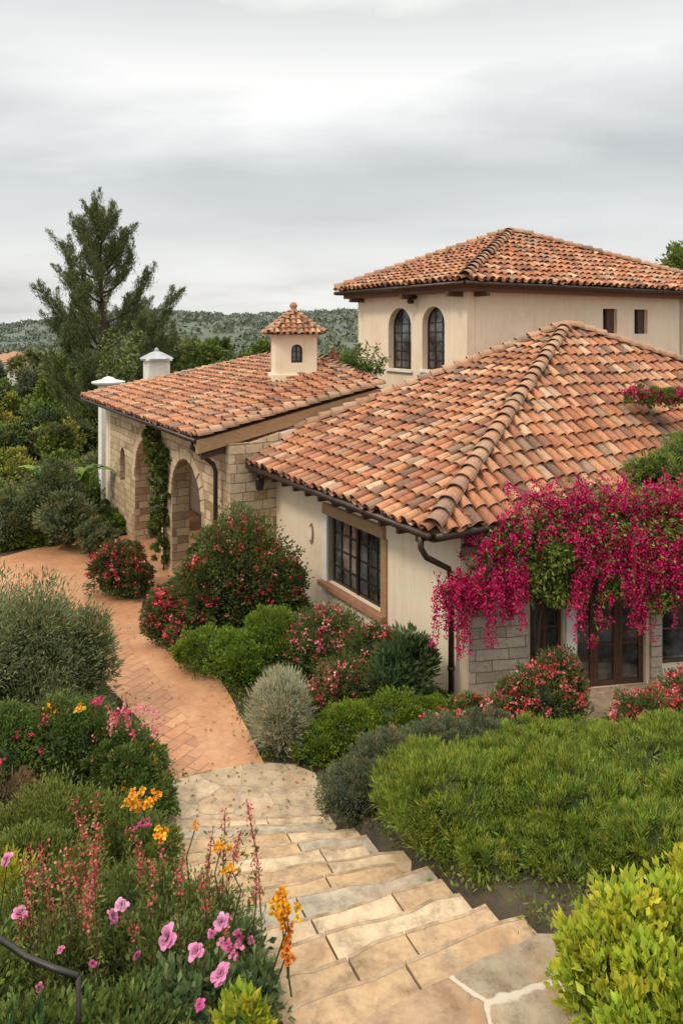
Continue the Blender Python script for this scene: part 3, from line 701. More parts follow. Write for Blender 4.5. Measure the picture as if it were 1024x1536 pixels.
plant('germander_hedge',[bl(.12,9.75,.48,.48,.9),bl(.62,10.25,.6,.55,1.02),bl(1.4,10.7,.7,.5,1.02),bl(2.2,10.9,.6,.5,.9)],42000,.05,.014,(.05,.07,.042),(.18,.22,.145),up=.5,sub=.14,spread=(.85,1.05),per=30,satr=.5,zmin=-.9,sat=3)
plant('lime_privet_shrub',[bl(1.88,5.3,.32,.34,2.38),bl(2.25,5.3,.42,.42,2.54),bl(2.2,4.85,.42,.36,2.42),bl(2.9,5.6,.45,.45,2.55)],9500,.088,.048,(.12,.20,.02),(.47,.56,.07),up=.8,sub=.28,out=.6,per=18,satr=.5)
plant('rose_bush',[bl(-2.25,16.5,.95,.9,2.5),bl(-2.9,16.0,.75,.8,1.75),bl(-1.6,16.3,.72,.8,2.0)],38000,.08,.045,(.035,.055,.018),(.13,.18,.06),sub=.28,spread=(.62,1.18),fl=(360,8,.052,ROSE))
plant('rose_bush',[bl(-3.75,15.9,.52,.5,1.05),bl(-3.15,15.3,.5,.45,.8)],12000,.07,.04,(.03,.05,.018),(.12,.165,.06),fl=(280,9,.05,ROSE))
plant('boxwood_shrub',[bl(-2.6,14.4,.6,.55,.85),bl(-1.9,14.0,.65,.6,.95),bl(-1.3,14.4,.65,.6,1.2)],28000,.06,.03,(.05,.105,.016),(.18,.29,.04),up=.5)
plant('azalea_bush',[bl(-.35,14.0,.7,.6,1.4),bl(.45,13.4,.65,.5,1.3),bl(.1,12.8,.65,.5,.9)],32000,.06,.026,(.035,.065,.02),(.13,.18,.06),sub=.26,fl=(560,7,.045,PINK))
plant('rhododendron_shrub',[bl(1.15,12.9,.45,.4,1.4),bl(.85,12.6,.42,.4,1.05)],3800,.17,.055,(.03,.06,.025),(.11,.18,.085),sub=.3,up=.5,out=.9,per=14)
plant('silver_artemisia',[bl(-1.0,11.75,.42,.42,1.1),bl(-.88,11.6,.32,.32,1.28)],13000,.13,.012,(.17,.2,.14),(.46,.5,.42),up=.9,sub=.3,out=.8,per=30)
plant('boxwood_shrub',[bl(-.4,11.45,.36,.34,.55),bl(.15,11.7,.52,.42,.7),bl(.85,12.0,.55,.42,.76),bl(1.5,12.2,.4,.3,.6)],30000,.055,.026,(.055,.11,.016),(.21,.31,.04),up=.5)
plant('geranium_bed',[bl(.8,11.3,.55,.33,.45),bl(1.6,11.5,.55,.33,.66),bl(2.2,12.1,.5,.4,.62)],14000,.06,.035,(.035,.07,.018),(.14,.21,.055),fl=(200,8,.05,RED))
plant('rose_bush',[bl(3.25,11.9,.68,.5,1.15),bl(3.6,12.2,.45,.4,1.4),bl(2.7,11.7,.42,.4,.85)],16000,.06,.03,(.035,.06,.02),(.13,.18,.065),sub=.28,fl=(400,8,.046,RED+PINK[:2]))
plant('rose_bush',[bl(4.75,11.0,.7,.55,1.2),bl(5.5,11.4,.65,.55,1.35)],15000,.06,.03,(.035,.06,.02),(.13,.18,.065),sub=.28,fl=(420,8,.046,RED+PINK[:2]))
plant('groundcover_shrub',[bl(3.0,10.9,.8,.4,.6),bl(4.0,10.5,.65,.45,.7)],14000,.06,.03,GR0,GR1)
plant('rose_bush',[bl(-6.5,21.3,.8,.75,.5),bl(-5.9,21.0,.45,.5,.2)],12000,.09,.05,(.03,.05,.018),(.11,.16,.06),fl=(260,9,.065,ROSE))
f=Fol(); 
for t,z,r in ((5.2,-.3,.35),(5.25,.5,.4),(5.1,1.2,.42),(5.35,1.9,.42),(5.5,2.5,.4),(5.9,2.8,.35),(6.1,3.1,.3),(5.0,2.4,.3)):
    p=FA.p(t,z,.18); bush(f,[(p[0],p[1],p[2],r,.25,.5)],1700,.10,.06,(.035,.07,.018),(.15,.22,.055),up=-.1,core=False,zmin=-1)
f.tube([FA.p(5.2,-1.2,.12),FA.p(5.3,0,.08),FA.p(5.2,1.5,.08),FA.p(5.6,2.8,.08)],.03,(.08,.05,.03)); f.obj('climbing_vine',M['leaf'])
f=Fol(); p=FA.p(3.4,.3,-.6); bush(f,[(p[0],p[1],-.3,.5,.5,.9)],3500,.1,.06,GR0,GR1); f.obj('arcade_shrub',M['leaf'])
plant('garden_shrub',[bl(-9.6,25.6,.9,.9,1.0),bl(-10.6,26.8,1.1,1,1.8),bl(-8.3,24.9,.7,.6,.2),bl(-11.8,26,.9,.9,.9)],16000,.14,.06,(.05,.08,.035),(.18,.23,.12))
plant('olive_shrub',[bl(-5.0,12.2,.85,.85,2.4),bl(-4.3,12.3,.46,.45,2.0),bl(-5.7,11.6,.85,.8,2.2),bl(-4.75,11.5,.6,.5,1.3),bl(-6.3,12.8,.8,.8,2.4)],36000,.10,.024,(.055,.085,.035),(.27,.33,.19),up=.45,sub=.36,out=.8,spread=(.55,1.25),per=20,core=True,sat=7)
plant('lantana_bush',[bl(-3.15,10.4,.58,.5,1.1),bl(-3.9,10.5,.7,.65,1.4),bl(-2.65,9.85,.42,.42,.75),bl(-4.7,10.1,.7,.7,1.35)],38000,.06,.03,(.035,.07,.018),(.13,.21,.055),fl=(80,10,.055,[(.7,.12,.25),(.75,.25,.35),(.6,.05,.15),(.8,.35,.02)]))
f=Fol(); fp=np.array([at(rng.uniform(165,250),rng.uniform(1058,1105),10.0) for _ in range(22)]); blooms(f,fp,np.tile([0,-.3,.9],(22,1)),10,.048,[(.72,.14,.28),(.75,.3,.4)])
bush(f,[bl(-2.95,10.0,.42,.4,1.0)],5000,.06,.03,(.035,.07,.018),(.13,.21,.055)); f.obj('pink_verbena',M['leaf'])
plant('dry_brush',[bl(-4.2,8.9,.55,.6,1.25),bl(-4.9,8.9,.6,.6,1.4)],12000,.12,.008,(.06,.045,.028),(.2,.14,.09),up=.4,core=True)
plant('green_shrub',[bl(-2.7,8.8,.58,.5,1.0),bl(-3.4,8.6,.7,.6,1.25),bl(-2.2,8.5,.38,.4,.8),bl(-3.2,7.7,.75,.55,1.3)],46000,.06,.018,(.05,.085,.02),(.2,.26,.07),up=.6,sub=.25)
stairpoly=[tuple(S0+sd*-.3+np.array([.909,.416])*c) for c in (-1.4,1.15)]+[tuple(S0+sd*5.2+np.array([1,.05])*c) for c in (1.1,-1.3)]
housep=[W-d1*.0,W+d2*9,W+d2*9+d1*7.6,W+d1*7.6]
k=5200; gx_=rng.uniform(-8,6.5,k); gy_=rng.uniform(5.2,17.5,k)
ok=np.ones(k,bool)
for pol in (drive,landp,stairpoly,housep,terr,[FB.O,FB.O+e*7.5,FB.O+e*7.5+np.array([0,6]),FB.O+np.array([0,6])],plat): ok&=~inpoly([tuple(map(float,q[:2])) for q in pol],gx_,gy_)
gx_,gy_=gx_[ok],gy_[ok]; k=len(gx_); per=22; idx=np.repeat(np.arange(k),per); m=len(idx)
f=Fol(); P=np.stack([gx_[idx],gy_[idx],zt(gx_,gy_)[idx]],1)+rng.normal(size=(m,3))*np.array([.10,.10,.03])+[0,0,.03]
ct=rng.uniform(0,1,k)[idx]; f.leaves(P,nrm(rng.normal(size=(m,3))*.7+[0,0,.8]),.06*rng.uniform(.6,1.4,m),.03,colmix((.04,.065,.018),(.16,.21,.055),np.clip(ct*.7+rng.uniform(0,.3,m),0,1)))
f.obj('ground_cover_planting',M['leaf2'])
# fallen leaves and petals on the paving
k=1500; lx=rng.uniform(-7,0.6,k); ly=rng.uniform(9.9,22,k); ok=inpoly([tuple(map(float,q[:2])) for q in drive],lx,ly)|inpoly([tuple(map(float,q[:2])) for q in landp],lx,ly)
inn=inpoly([tuple(map(float,q[:2])) for q in drive],lx+.25,ly)&inpoly([tuple(map(float,q[:2])) for q in drive],lx-.25,ly)
ok&=(~inn)|(rng.uniform(0,1,k)<.3); lx,ly=lx[ok],ly[ok]; k=len(lx); f=Fol()
D_=nrm(np.stack([rng.normal(size=k),rng.normal(size=k),rng.uniform(0,.12,k)],1)); cols=np.array([(.25,.16,.06),(.12,.10,.03),(.4,.06,.1),(.30,.22,.08),(.1,.13,.03)])[rng.integers(0,5,k)]
P=np.stack([lx,ly,zt(lx,ly)+.075],1); r_=np.tile([0,0,1.],(k,1)); f.petals(P,D_,r_,.05*rng.uniform(.5,1.2,k),.03,cols,.1); f.obj('fallen_leaves',M['leaf2'])
# foreground flower bed: several species in one planted bed
f=Fol()
def sp_(bls,n,l,w,c0,c1,**k): bush(f,bls,n,l,w,c0,c1,**k)
sp_([bl(-1.9,6.9,.55,.5,1.5),bl(-2.7,6.7,.6,.55,1.6),bl(-1.3,6.9,.4,.45,1.4)],24000,.05,.016,(.05,.08,.024),(.19,.26,.08),up=.8,sub=.34,spread=(.5,1.2),per=22)
sp_([bl(-1.55,6.1,.5,.42,1.7),bl(-2.3,5.95,.5,.45,1.75)],16000,.06,.024,(.045,.075,.022),(.18,.24,.08),up=.7,sub=.36,spread=(.5,1.25),per=20)
sp_([bl(-1.0,6.2,.35,.36,1.55),bl(-.75,5.6,.28,.32,1.72),bl(-1.15,5.45,.4,.36,1.82)],8500,.075,.045,(.035,.07,.03),(.15,.22,.10),up=.3,sub=.36,spread=(.5,1.2),per=16)
sp_([bl(-1.6,5.2,.45,.38,1.85),bl(-2.1,5.1,.42,.38,1.9),bl(-2.9,5.6,.45,.45,1.85)],13000,.07,.032,(.035,.065,.018),(.16,.24,.06),up=.5,sub=.36,spread=(.5,1.2),per=18)
sp_([bl(-1.0,4.9,.35,.25,1.85),bl(-1.7,4.75,.45,.3,1.9)],7000,.06,.018,(.06,.07,.02),(.26,.26,.08),up=.8,sub=.4,spread=(.4,1.2),per=18)
def rose(f,p,s,col,n=24,ruff=.16):
    fd=nrm(np.array([0,-.5,.8])+rng.normal(size=3)*.45); x=nrm(np.cross(fd,[1,0,.2])); y=np.cross(fd,x)
    k=np.arange(n); a=k*2.4+rng.normal(size=n)*.3; rad=(k/n)**.6
    rv=np.cos(a)[:,None]*x+np.sin(a)[:,None]*y
    D_=nrm(fd*(1.15-1.0*rad[:,None])+rv*(.25+rad[:,None])+rng.normal(size=(n,3))*ruff)
    Nn=nrm(fd*rad[:,None]-rv*(1.1-rad[:,None])+rng.normal(size=(n,3))*.15)
    O=p+s*.12*rad[:,None]*rv
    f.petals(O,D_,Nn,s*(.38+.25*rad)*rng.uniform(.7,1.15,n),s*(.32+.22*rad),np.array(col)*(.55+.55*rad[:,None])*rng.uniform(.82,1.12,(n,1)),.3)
def cluster(f,p,s,col,n=12):
    for q in range(n):
        o=rng.normal(size=3)*s*.34; o[2]*=.6; rose(f,p+o,s*.42,np.array(col)*rng.uniform(.8,1.15)*np.array([1,rng.uniform(.7,1.35),1]),8,.3)
def stem(f,p,base,r=.006,col=(.06,.1,.03)):
    mid=(p+base)/2+rng.normal(size=3)*.06; f.tube([base,mid,p],[r*1.3,r,r*.8],col,4)
pk=(.74,.27,.48); orr=(.88,.38,.015)
for px,py,D,s,c in [(30,1372,6.0,.09,pk),(12,1290,6.4,.09,pk),(168,1375,5.9,.09,pk),(183,1358,5.9,.08,(.8,.42,.62)),(253,1405,5.6,.125,pk),(295,1427,5.5,.10,pk),(332,1382,5.6,.085,(.8,.36,.58)),(360,1402,5.5,.06,(.62,.12,.28)),(332,1463,5.3,.115,pk),(300,1508,5.1,.06,(.6,.1,.3)),(318,1400,5.6,.05,(.7,.2,.4)),(92,1425,5.6,.05,(.7,.2,.4)),(140,1445,5.5,.045,(.6,.12,.3)),(205,1432,5.5,.05,(.7,.2,.4)),(60,1480,5.3,.05,(.7,.2,.4))]:
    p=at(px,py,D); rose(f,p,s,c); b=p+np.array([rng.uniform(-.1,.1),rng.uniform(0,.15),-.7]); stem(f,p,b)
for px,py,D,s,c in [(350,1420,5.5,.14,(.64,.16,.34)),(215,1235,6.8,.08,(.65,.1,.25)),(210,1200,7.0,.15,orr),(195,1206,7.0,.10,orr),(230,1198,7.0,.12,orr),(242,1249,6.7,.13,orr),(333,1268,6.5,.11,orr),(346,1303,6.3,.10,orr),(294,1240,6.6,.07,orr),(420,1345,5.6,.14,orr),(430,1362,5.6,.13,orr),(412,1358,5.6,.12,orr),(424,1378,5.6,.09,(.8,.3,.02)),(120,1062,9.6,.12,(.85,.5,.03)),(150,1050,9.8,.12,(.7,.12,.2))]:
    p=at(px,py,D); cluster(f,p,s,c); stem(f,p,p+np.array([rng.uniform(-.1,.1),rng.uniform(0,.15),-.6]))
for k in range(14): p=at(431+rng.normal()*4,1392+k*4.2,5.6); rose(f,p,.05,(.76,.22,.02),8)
stem(f,at(424,1340,5.6),at(405,1500,5.7))
SP=[(112,1195,6.9),(125,1215,6.8),(145,1190,6.9),(150,1235,6.7),(60,1270,6.6),(100,1275,6.5),(140,1262,6.6),(370,1200,6.6),(362,1245,6.5),(338,1215,6.7),(230,1290,6.3),(70,1320,6.2),(130,1330,6.0),(195,1240,6.8),(210,1270,6.6),(385,1290,6.2),(275,1280,6.4),(40,1345,6.1),(305,1310,6.1),(320,1240,6.6)]
SP+=[(rng.uniform(20,390),rng.uniform(1260,1400),rng.uniform(5.6,6.6)) for _ in range(22)]
for q,(px,py,D) in enumerate(SP):
    top=at(px,py,D); base=np.array([top[0]+rng.uniform(-.2,.2),D+rng.uniform(-.05,.2),float(zt(top[0],D))])
    mid=(top+base)/2+rng.normal(size=3)*.05; f.tube([base,mid,top],[.007,.006,.003],(.16,.09,.05),4)
    n=100 if q<20 else 40; t=rng.uniform(.55 if q<20 else .75,1,n)[:,None]; P=mid+(top-mid)*((t-.5)*2).clip(0,1); P=P+rng.normal(size=(n,3))*.020
    D_=nrm(rng.normal(size=(n,3))*.8+np.array([0,0,.5])); cols=np.array([(.50,.09,.12),(.60,.2,.22),(.40,.08,.08),(.18,.2,.06)])[rng.integers(0,4,n)]
    f.leaves(P,D_,.028,.022,cols*rng.uniform(.7,1.2,(n,1)))
    n=60; t=rng.uniform(0,.85,n)[:,None]; P=base+(top-base)*t+rng.normal(size=(n,3))*.03; f.leaves(P,nrm(rng.normal(size=(n,3))+[0,0,.4]),.06,.022,colmix((.05,.08,.02),(.18,.24,.07),rng.uniform(0,1,n)))
f.obj('flower_bed',M['leaf'])
plant('yellow_green_shrub',[(-.70,4.95,1.85,.2,.2,.32)],900,.09,.042,(.12,.2,.02),(.38,.45,.06),up=.7,per=14,sat=4)
plant('euphorbia_plant',[bl(-3.1,6.9,.25,.25,1.75)],500,.14,.03,(.14,.2,.02),(.4,.42,.05),up=.7,per=12,core=False)
f=Fol()
for k in range(40):
    a=rng.uniform(0,6.28); b=np.array([-2.25+rng.normal()*.12,4.75+rng.normal()*.1,1.5]); D_=nrm(np.array([math.cos(a)*.5,math.sin(a)*.5,.9]))[None]
    f.leaves(b[None],D_,.65,.07,np.array([[.03,.07,.03]])*rng.uniform(.7,1.5),.05)
f.obj('strap_leaf_plant',M['leaf'])
mb=MB(); mb.tube([at(-60,1375,5.2),at(0,1408,5.2),at(40,1435,5.15),at(80,1452,5.1),at(118,1464,5.05)],.022,8); mb.tube([at(-58,1376,5.2),at(-58,1376,5.2)-np.array([0,0,1.3])],.018,8); mb.tube([at(118,1464,5.05),at(118,1464,5.05)-np.array([0,0,1.0])],.018,8)
mb.done('garden_handrail',[M['frame']],None,0,True)

# bougainvillea
f=Fol()
bg=[(672,885,12.9,18),(690,895,12.9,22),(705,870,12.9,22),(730,835,12.9,28),(752,810,13,30),(785,790,13,32),(825,765,13.1,36),(870,755,13.2,38),(915,760,13.2,38),(960,765,13.2,38),(1005,765,13.2,40),(1050,770,13.2,50),(880,800,12.9,33),(930,815,12.9,37),(980,820,12.9,38),(1030,825,12.9,40),(900,850,12.8,22),(945,865,12.8,24),(985,865,12.8,22),(905,895,12.75,14),(900,930,12.75,11),(955,905,12.75,14),(960,940,12.75,9),(1010,880,12.8,18),(765,850,12.85,16),(740,870,12.85,13),(765,885,12.85,11),(762,915,12.85,8),(712,905,12.85,13),(840,800,12.9,20),(1000,735,13.6,24),(1060,850,12.9,50),(855,770,13.1,24),(890,960,12.75,7)]
for px,py,D,r in bg:
    c=at(px,py,D); r_=r/F*D; m=int(60+r_*r_*4000); k=max(6,m//16)
    dr=rdir(k); ce=c+dr*np.array([r_,r_*.8,r_*.9])*rng.uniform(.25,1.35,(k,1)); idx=rng.integers(0,k,m)
    ct=rng.uniform(.55,1.3,k)
    P=ce[idx]+rng.normal(size=(m,3))*np.array([.035,.035,.06]); D_=nrm(dr[idx]*.5+rng.normal(size=(m,3))*.7+[0,-.2,-.15])
    cc=np.array(MAG)[rng.integers(0,4,m)]*ct[idx][:,None]*rng.uniform(.8,1.2,(m,1)); f.leaves(P,D_,.055*rng.uniform(.7,1.2,m),.045,cc,.15)
    m2=int(m*.32); P=c+rdir(m2)*np.array([r_,r_,r_])*rng.uniform(.2,1.2,(m2,1)); f.leaves(P,nrm(rng.normal(size=(m2,3))+[0,0,-.2]),.075,.045,colmix((.05,.085,.018),(.18,.27,.06),rng.uniform(0,1,m2)))
for px,py,D,r in [(815,845,13,32),(850,850,13.1,36),(790,880,13,22),(865,890,13,20),(820,800,13.2,30),(900,790,13.3,45),(970,790,13.3,50),(1030,790,13.3,45),(760,830,13.1,26),(720,880,13,16),(1000,890,12.9,24),(830,890,13,18),(700,890,13,14),(780,800,13.3,30),(840,830,12.8,22),(985,905,12.8,16),(920,880,12.85,16)]:
    c=at(px,py,D); r_=r/F*D; bush(f,[(c[0],c[1],c[2],r_,r_*.8,r_)],int(250+r_*r_*4500),.085,.05,(.045,.08,.018),(.19,.28,.06),up=-.1,core=False,zmin=-1,sub=.35,spread=(.3,1.05),per=14,sat=0)
for k in range(95):
    px=rng.choice([rng.uniform(655,790),rng.uniform(860,1040)]); y0=rng.uniform(800,880) if px>800 else rng.uniform(860,890)-(px-690)*.3; ln=rng.uniform(25,100); D=12.7+rng.uniform(-.1,.15)
    a=at(px,y0,D); b=at(px+rng.uniform(-14,14),y0+ln,D-.05); f.tube([a,(a+b)/2+[0,-.05,0],b],.004,(.12,.08,.04),3)
    m=80; t=rng.uniform(0,1,(m,1)); P=a+(b-a)*t+rng.normal(size=(m,3))*.036*(1.2-t*.6); f.leaves(P,nrm(rng.normal(size=(m,3))+[0,0,-.3]),.05,.042,np.array(MAG)[rng.integers(0,4,m)]*rng.uniform(.7,1.25,(m,1)),.15)
for k in range(55):
    px=rng.uniform(690,1040); y0=rng.uniform(740,775)+max(0,(800-px))*.6; D=13.1; a=at(px,y0,D); b=a+np.array([rng.normal()*.25-.1,-.1+rng.normal()*.1,rng.uniform(.1,.32)])
    f.tube([a,(a+b)/2+[0,0,.05],b],.004,(.12,.08,.04),3); m=45; t=rng.uniform(0,1,(m,1)); P=a+(b-a)*t+rng.normal(size=(m,3))*.032; f.leaves(P,nrm(rng.normal(size=(m,3))),.05,.042,np.array(MAG)[rng.integers(0,4,m)]*rng.uniform(.7,1.2,(m,1)),.15)
for pts in ([at(800,1035,13.3),at(806,960,13.2),at(815,880,13.1),at(850,800,13.2)],[at(812,1035,13.3),at(800,930,13.2),at(830,850,13.1),at(900,790,13.2)]): f.tube(pts,[.035,.03,.025,.02],(.1,.07,.045),6)
f.obj('bougainvillea_vine',M['leaf'])
f=Fol(); c=at(990,712,15.6); bush(f,[(c[0],c[1],c[2],.8,.6,.45),(c[0]+.9,c[1]+.3,c[2]+.3,.8,.6,.55)],14000,.08,.035,(.05,.09,.02),(.2,.29,.08)); f.obj('roof_edge_climber',M['leaf'])
f=Fol()
for px,py,r in ((955,595,.3),(985,600,.34),(1015,597,.3),(1040,600,.35)):
    c=at(px,py,17.6); bush(f,[(c[0],c[1],c[2],r*1.1,r,r*.8)],1500,.08,.04,(.04,.075,.018),(.15,.22,.06),core=False,fl=(46,10,.055,MAG))
f.obj('bougainvillea_shrub',M['leaf'])
f=Fol(); 
for k in range(34):
    b=at(rng.uniform(495,560),572,25.4); a=rng.uniform(-1.2,1.2); ln=rng.uniform(.6,1.35); tip=b+np.array([math.sin(a)*ln*.8,rng.uniform(-.3,.3),math.cos(a)*ln]); f.tube([b,(b+tip)/2+[0,0,.08],tip],.012,(.05,.06,.03),3)
    m=60; t=rng.uniform(.2,1,(m,1)); P=b+(tip-b)*t+rng.normal(size=(m,3))*.06; f.leaves(P,nrm(rng.normal(size=(m,3))+[0,0,.4]),.17,.06,colmix((.04,.075,.025),(.16,.26,.08),rng.uniform(0,1,m)))
f.leaves(at(502,535,25.2)+rng.normal(size=(40,3))*.08,rdir(40),.1,.07,np.tile([.5,.08,.12],(40,1))); f.obj('oleander_shrub',M['leaf'])

# ---------------- background garden
f=Fol(); 
pts=np.linspace(0,1,16)
for t in pts:
    g=gp(-120+t*318,842-26*t if t<.5 else 829-(t-.5)*54); bush(f,[bl(g[0],g[1]+1.0,.9,.7,float(zt(*g))+.6)],1500,.12,.06,(.05,.095,.022),(.18,.28,.05),per=30,sat=3)
f.obj('clipped_hedge',M['leaf2'])
rs=np.random.default_rng(3)
f=Fol()
def gmass(f,px,ytop,D,rpx,c0,c1,n=1800,ls=.2):
    c=at(px,ytop,D); r=rpx/F*D; z0=float(zt(c[0],D)); top=c[2]; h=max(top-z0,1.2)
    rz=min(h/2+.2,r*1.3); bush(f,[(c[0],c[1],top-rz,r,r*.9,rz)],n,ls,ls*.5,c0,c1,sub=.28,spread=(.6,1.18),per=22,sat=5)
    if top-2*rz>z0: f.tube([(c[0],c[1],z0-.3),(c[0]+.1,c[1],top-rz)],[.22,.12],(.06,.045,.03))
pal=[((.045,.08,.022),(.15,.22,.06)),((.05,.095,.02),(.21,.29,.06)),((.05,.075,.038),(.18,.22,.12)),((.03,.06,.02),(.11,.16,.055)),((.08,.10,.025),(.27,.30,.07))]
lay=[(28,(-60,180),(745,790),28,30),(33,(-80,170),(705,750),30,26),(40,(-90,175),(665,705),34,24),(50,(-90,160),(625,665),36,20),(62,(-80,200),(588,620),36,18)]
for D,(a,b),(y0,y1),r,n in lay:
    for k in range(n):
        c0,c1=pal[rs.integers(0,5)]; Dk=D*rs.uniform(.95,1.12); gmass(f,rs.uniform(a,b),rs.uniform(y0,y1),Dk,r*rs.uniform(.45,1.15),c0,c1,1500,.0048*Dk+.02)
f.obj('garden_planting',M['leaf2'])
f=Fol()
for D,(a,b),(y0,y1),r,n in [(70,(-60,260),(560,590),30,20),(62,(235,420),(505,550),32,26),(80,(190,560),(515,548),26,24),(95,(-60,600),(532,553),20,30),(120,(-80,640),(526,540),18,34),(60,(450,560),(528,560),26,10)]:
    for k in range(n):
        c0,c1=pal[rs.integers(0,5)]; Dk=D*rs.uniform(.93,1.1); h=min(max((Dk-60)/200,0),.35); c0=np.array(c0)*(1-h)+np.array([.12,.14,.14])*h; c1=np.array(c1)*(1-h)+np.array([.2,.22,.21])*h  # aerial haze painted in: leaf colours fade to grey with distance
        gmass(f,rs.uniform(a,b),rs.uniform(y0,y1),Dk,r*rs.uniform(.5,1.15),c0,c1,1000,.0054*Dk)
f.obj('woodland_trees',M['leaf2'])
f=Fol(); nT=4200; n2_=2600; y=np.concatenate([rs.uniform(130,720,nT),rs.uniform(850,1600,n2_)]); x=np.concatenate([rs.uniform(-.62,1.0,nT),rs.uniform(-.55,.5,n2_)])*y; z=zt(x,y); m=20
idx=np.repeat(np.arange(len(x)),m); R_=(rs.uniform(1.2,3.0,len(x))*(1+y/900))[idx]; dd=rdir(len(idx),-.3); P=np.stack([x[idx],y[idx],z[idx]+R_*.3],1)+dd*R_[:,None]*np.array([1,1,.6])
hz=np.clip((y[idx]-100)/620,.10,.72)[:,None]; tc_=rs.uniform(0,1,len(x))[idx]; base=colmix((.04,.07,.03),(.14,.165,.07),np.clip(tc_*.7+rs.uniform(0,.3,len(idx)),0,1))  # share of blue-grey haze painted into the tree colours, growing with distance
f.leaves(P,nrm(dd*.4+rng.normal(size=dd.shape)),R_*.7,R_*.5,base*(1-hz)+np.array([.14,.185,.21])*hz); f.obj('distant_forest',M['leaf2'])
mb=MB()
for px,py,D in ((8,553,210),(22,548,230),(34,556,200),(-20,552,220),(55,546,260)):
    c=at(px,py,D); mb.box((c[0],c[1],c[2]),(7,6,5),0,.4); s=4.2
    mb.add([(c[0]-s,c[1]-s,c[2]+2.5),(c[0]+s,c[1]-s,c[2]+2.5),(c[0]+s,c[1]+s,c[2]+2.5),(c[0]-s,c[1]+s,c[2]+2.5),(c[0],c[1],c[2]+4.5)],[(0,1,4),(1,2,4),(2,3,4),(3,0,4),(3,2,1,0)],1)
    mb.box((c[0],c[1],c[2]-6),(6.9,5.9,7),0,.4)
mb.done('distant_houses',[M['white'],M['sill']])
f=Fol()
for k in range(26):
    b=at(rng.uniform(60,140),720,29)+[0,0,-.4]; a=rng.uniform(0,6.28); l=rng.uniform(1.3,2.3)
    ux=np.array([math.cos(a),math.sin(a)*.6,0]); sd_=np.array([-ux[1],ux[0],0]); col=np.array([.17,.28,.04])*rng.uniform(.5,1.3); V=[]
    for j in range(7):
        t=j/6; p=b+ux*l*t*.8+np.array([0,0,1])*(l*(1.3*t-.95*t*t)); w=.26*math.sin(math.pi*(t*.9+.08)); V+= [p+sd_*w,p-sd_*w]
    V=np.array(V); Fs=np.array([(2*j,2*j+1,2*j+3,2*j+2) for j in range(6)]); f.add(V,Fs,np.tile(col,(14,1)))
f.obj('banana_plant',M['leaf'])

# ---------------- pine tree
def pine(name,bx,by,zb_,ztop,seed,nb=50,k_=1.0):
    rs=np.random.default_rng(seed); f=Fol(); H=ztop-zb_
    tr=lambda z: np.array([bx+.25*math.sin((z-zb_)/H*4),by,z])
    f.tube([tr(zb_+H*t) for t in np.linspace(0,.9,9)],np.linspace(.34,.03,9),(.07,.05,.04),8)
    def plume(b,dv,l,m=210):
        tip=b+dv*l; tt=rs.uniform(0,1,(m,1)); rad=.20*(1-tt*.85)+.03
        Pp=b+(tip-b)*tt+rng.normal(size=(m,3))*rad*np.array([1,1,.7]); D_=nrm(dv*1.2+rng.normal(size=(m,3))*.38)
        tint=rs.uniform(0,1); f.leaves(Pp,D_,.26,.038,colmix((.03,.05,.024),(.15,.19,.085),np.clip(rng.uniform(0,.55,m)+tint*.3+tt[:,0]*.2,0,1)))
    for k in range(nb):
        tz=3.0+(ztop-3.4)*((k+.5)/nb)+rs.uniform(-.3,.3)
        reach=np.interp(tz,[2,4.5,6.9,9.4,12.3,ztop],[3.4,4.4,4.6,3.7,1.9,.2])*rs.choice([rs.uniform(.4,.7),rs.uniform(.8,1.12)])*k_
        a=k*2.4+rs.uniform(-.5,.5); ux=np.array([math.cos(a),math.sin(a),0]); rise=.5+reach*rs.uniform(.5,.8)
        o=tr(max(tz-rise,zb_+1)); P=[o]+[o+ux*reach*s*(1.1-.1*s)+np.array([0,0,1])*(rise*s**1.7) for s in (.3,.6,.85,1)]
        f.tube(P,[.09,.07,.05,.035,.02],(.07,.05,.04),4)
        nsub=int(4+reach*2.2)
        for q in range(nsub):
            s=1-.8*(q/nsub)**1.1; i1=min(int(s*4),3); b=P[i1]+(P[i1+1]-P[i1])*(s*4-i1)
            dv=nrm(ux*rs.uniform(.0,.5)+np.array([rs.normal()*.28,rs.normal()*.28,1.0])); plume(b,dv,rs.uniform(.9,1.8))
    for q in range(5): plume(tr(ztop-1.6)+rs.normal(size=3)*.15,nrm(np.array([rs.normal()*.12,rs.normal()*.12,1])),1.7-.15*q)
    return f.obj(name,M['leaf2'])
p=at(152,312,46); pine('pine_tree',p[0]-.05,46,-3.5,p[2],9)
f=Fol()
for k in range(22):
    b=at(178+rng.uniform(-12,12),590,38); tip=at(178+rng.uniform(-32,26),rng.uniform(490,570),38+rng.uniform(-1,1)); f.tube([b,(b+tip)/2,tip],[.06,.04,.015],(.1,.08,.06),4)
    m=110; t=rng.uniform(.3,1,(m,1)); P=b+(tip-b)*t+rng.normal(size=(m,3))*.2; f.leaves(P,nrm(rng.normal(size=(m,3))+[0,0,.3]),.22,.09,colmix((.05,.09,.025),(.2,.27,.09),rng.uniform(0,1,m)))
f.tube([at(178,595,38)+[0,0,-6],at(178,588,38)],[.16,.09],(.1,.08,.06)); f.obj('young_eucalyptus_tree',M['leaf'])
f=Fol(); c=at(1018,420,40)
bush(f,[(c[0]+1.2,40,c[2]+.3,1.9,1.9,1.9),(c[0]+2.6,41,c[2]-1.6,2.4,2.2,2.2),(c[0]+.6,40,c[2]-2.2,1.5,1.5,1.7)],14000,.26,.13,(.04,.075,.02),(.2,.27,.07),core=False,sub=.3,spread=(.4,1.15),per=22)
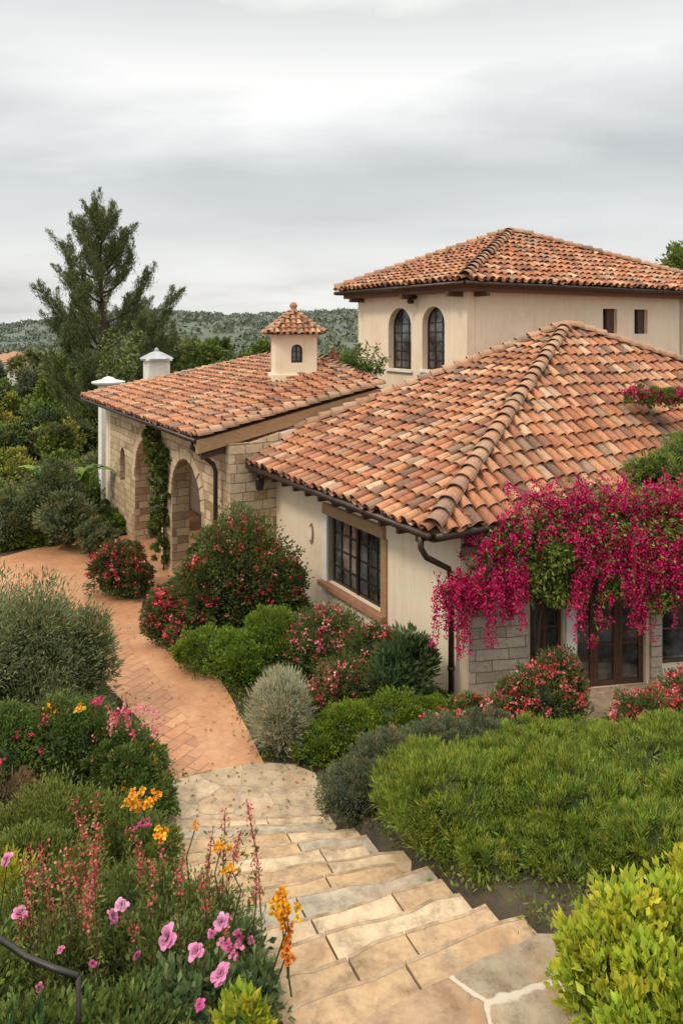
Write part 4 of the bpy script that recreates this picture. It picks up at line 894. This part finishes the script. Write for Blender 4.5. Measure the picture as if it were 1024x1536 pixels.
f.tube([(c[0]+1.5,40,0),(c[0]+1.4,40,c[2])],[.4,.12],(.07,.05,.035)); f.obj('oak_tree',M['leaf'])

# ================================================================== SKY / LIGHT / CAMERA
w=bpy.data.worlds.new('World'); scene.world=w; w.use_nodes=True; nt=w.node_tree
for n_ in list(nt.nodes): nt.nodes.remove(n_)
out=N(nt,'ShaderNodeOutputWorld'); sky=N(nt,'ShaderNodeTexSky',sky_type='NISHITA'); sky.sun_disc=False
SE=math.radians(48); az=math.radians(232)
sky.sun_elevation=SE; sky.sun_rotation=az; sky.dust_density=4
bg1=N(nt,'ShaderNodeBackground'); bg1.inputs[1].default_value=.015; nt.links.new(sky.outputs[0],bg1.inputs[0])
tc=N(nt,'ShaderNodeTexCoord'); sx=N(nt,'ShaderNodeSeparateXYZ'); nt.links.new(tc.outputs['Generated'],sx.inputs[0])
add=N(nt,'ShaderNodeMath',operation='ADD'); nt.links.new(sx.outputs[2],add.inputs[0]); add.inputs[1].default_value=.22
mx=N(nt,'ShaderNodeMath',operation='MAXIMUM'); nt.links.new(add.outputs[0],mx.inputs[0]); mx.inputs[1].default_value=.05
comb=N(nt,'ShaderNodeCombineXYZ'); 
for ax in (0,1,2): nt.links.new(mx.outputs[0],comb.inputs[ax])
dv=N(nt,'ShaderNodeVectorMath',operation='DIVIDE'); nt.links.new(tc.outputs['Generated'],dv.inputs[0]); nt.links.new(comb.outputs[0],dv.inputs[1])
mp=N(nt,'ShaderNodeMapping'); mp.inputs['Scale'].default_value=(.6,1.0,.0); mp.inputs['Location'].default_value=(3.1,1.7,0); mp.inputs['Rotation'].default_value=(0,0,.25); nt.links.new(dv.outputs[0],mp.inputs[0])
nz=noise(nt,mp.outputs[0],1.3,7,.5); nz.inputs['Distortion'].default_value=.3
zz=N(nt,'ShaderNodeMath',operation='MULTIPLY_ADD'); nt.links.new(nz.outputs[0],zz.inputs[0]); zz.inputs[1].default_value=.22; 
sb=N(nt,'ShaderNodeMath',operation='SUBTRACT'); nt.links.new(sx.outputs[2],sb.inputs[0]); sb.inputs[1].default_value=.11; nt.links.new(sb.outputs[0],zz.inputs[2])
g=ramp(nt,[(0,(.86,.85,.83)),(.08,(.88,.875,.86)),(.15,(.76,.775,.765)),(.21,(.65,.675,.675)),(.28,(.80,.81,.80)),(.34,(.97,.965,.945)),(.42,(.74,.75,.74)),(.6,(1.8,1.72,1.58)),(1,(2.7,2.55,2.3))],zz.outputs[0])
r=ramp(nt,[(.3,(.78,.80,.81)),(.5,(.97,.97,.97)),(.7,(1.16,1.155,1.14))],nz.outputs[0])
cc=mixc(nt,g.outputs[0],r.outputs[0],1.0,'MULTIPLY')
bg2=N(nt,'ShaderNodeBackground'); nt.links.new(cc,bg2.inputs[0]); bg2.inputs[1].default_value=.94
ad=N(nt,'ShaderNodeAddShader'); nt.links.new(bg1.outputs[0],ad.inputs[0]); nt.links.new(bg2.outputs[0],ad.inputs[1]); nt.links.new(ad.outputs[0],out.inputs[0])
sl=bpy.data.lights.new('sun','SUN'); sl.energy=1.5; sl.angle=math.radians(10); sl.color=(1,.86,.70)
so=link(bpy.data.objects.new('sun',sl)); dirv=Vector((math.sin(az)*math.cos(SE),math.cos(az)*math.cos(SE),math.sin(SE)))
so.rotation_euler=dirv.to_track_quat('Z','Y').to_euler()
cam=bpy.data.cameras.new('camera'); co=link(bpy.data.objects.new('camera',cam)); co.location=(0,0,HC); co.rotation_euler=(math.pi/2,0,0)
cam.sensor_width=36; cam.lens=36*F/1536; cam.shift_y=-(768-495)/1536; cam.clip_end=20000; cam.clip_start=.1
scene.camera=co
scene.view_settings.view_transform='Standard'; scene.view_settings.look='None'; scene.view_settings.exposure=0
print('BUILD',time.time()-T0)
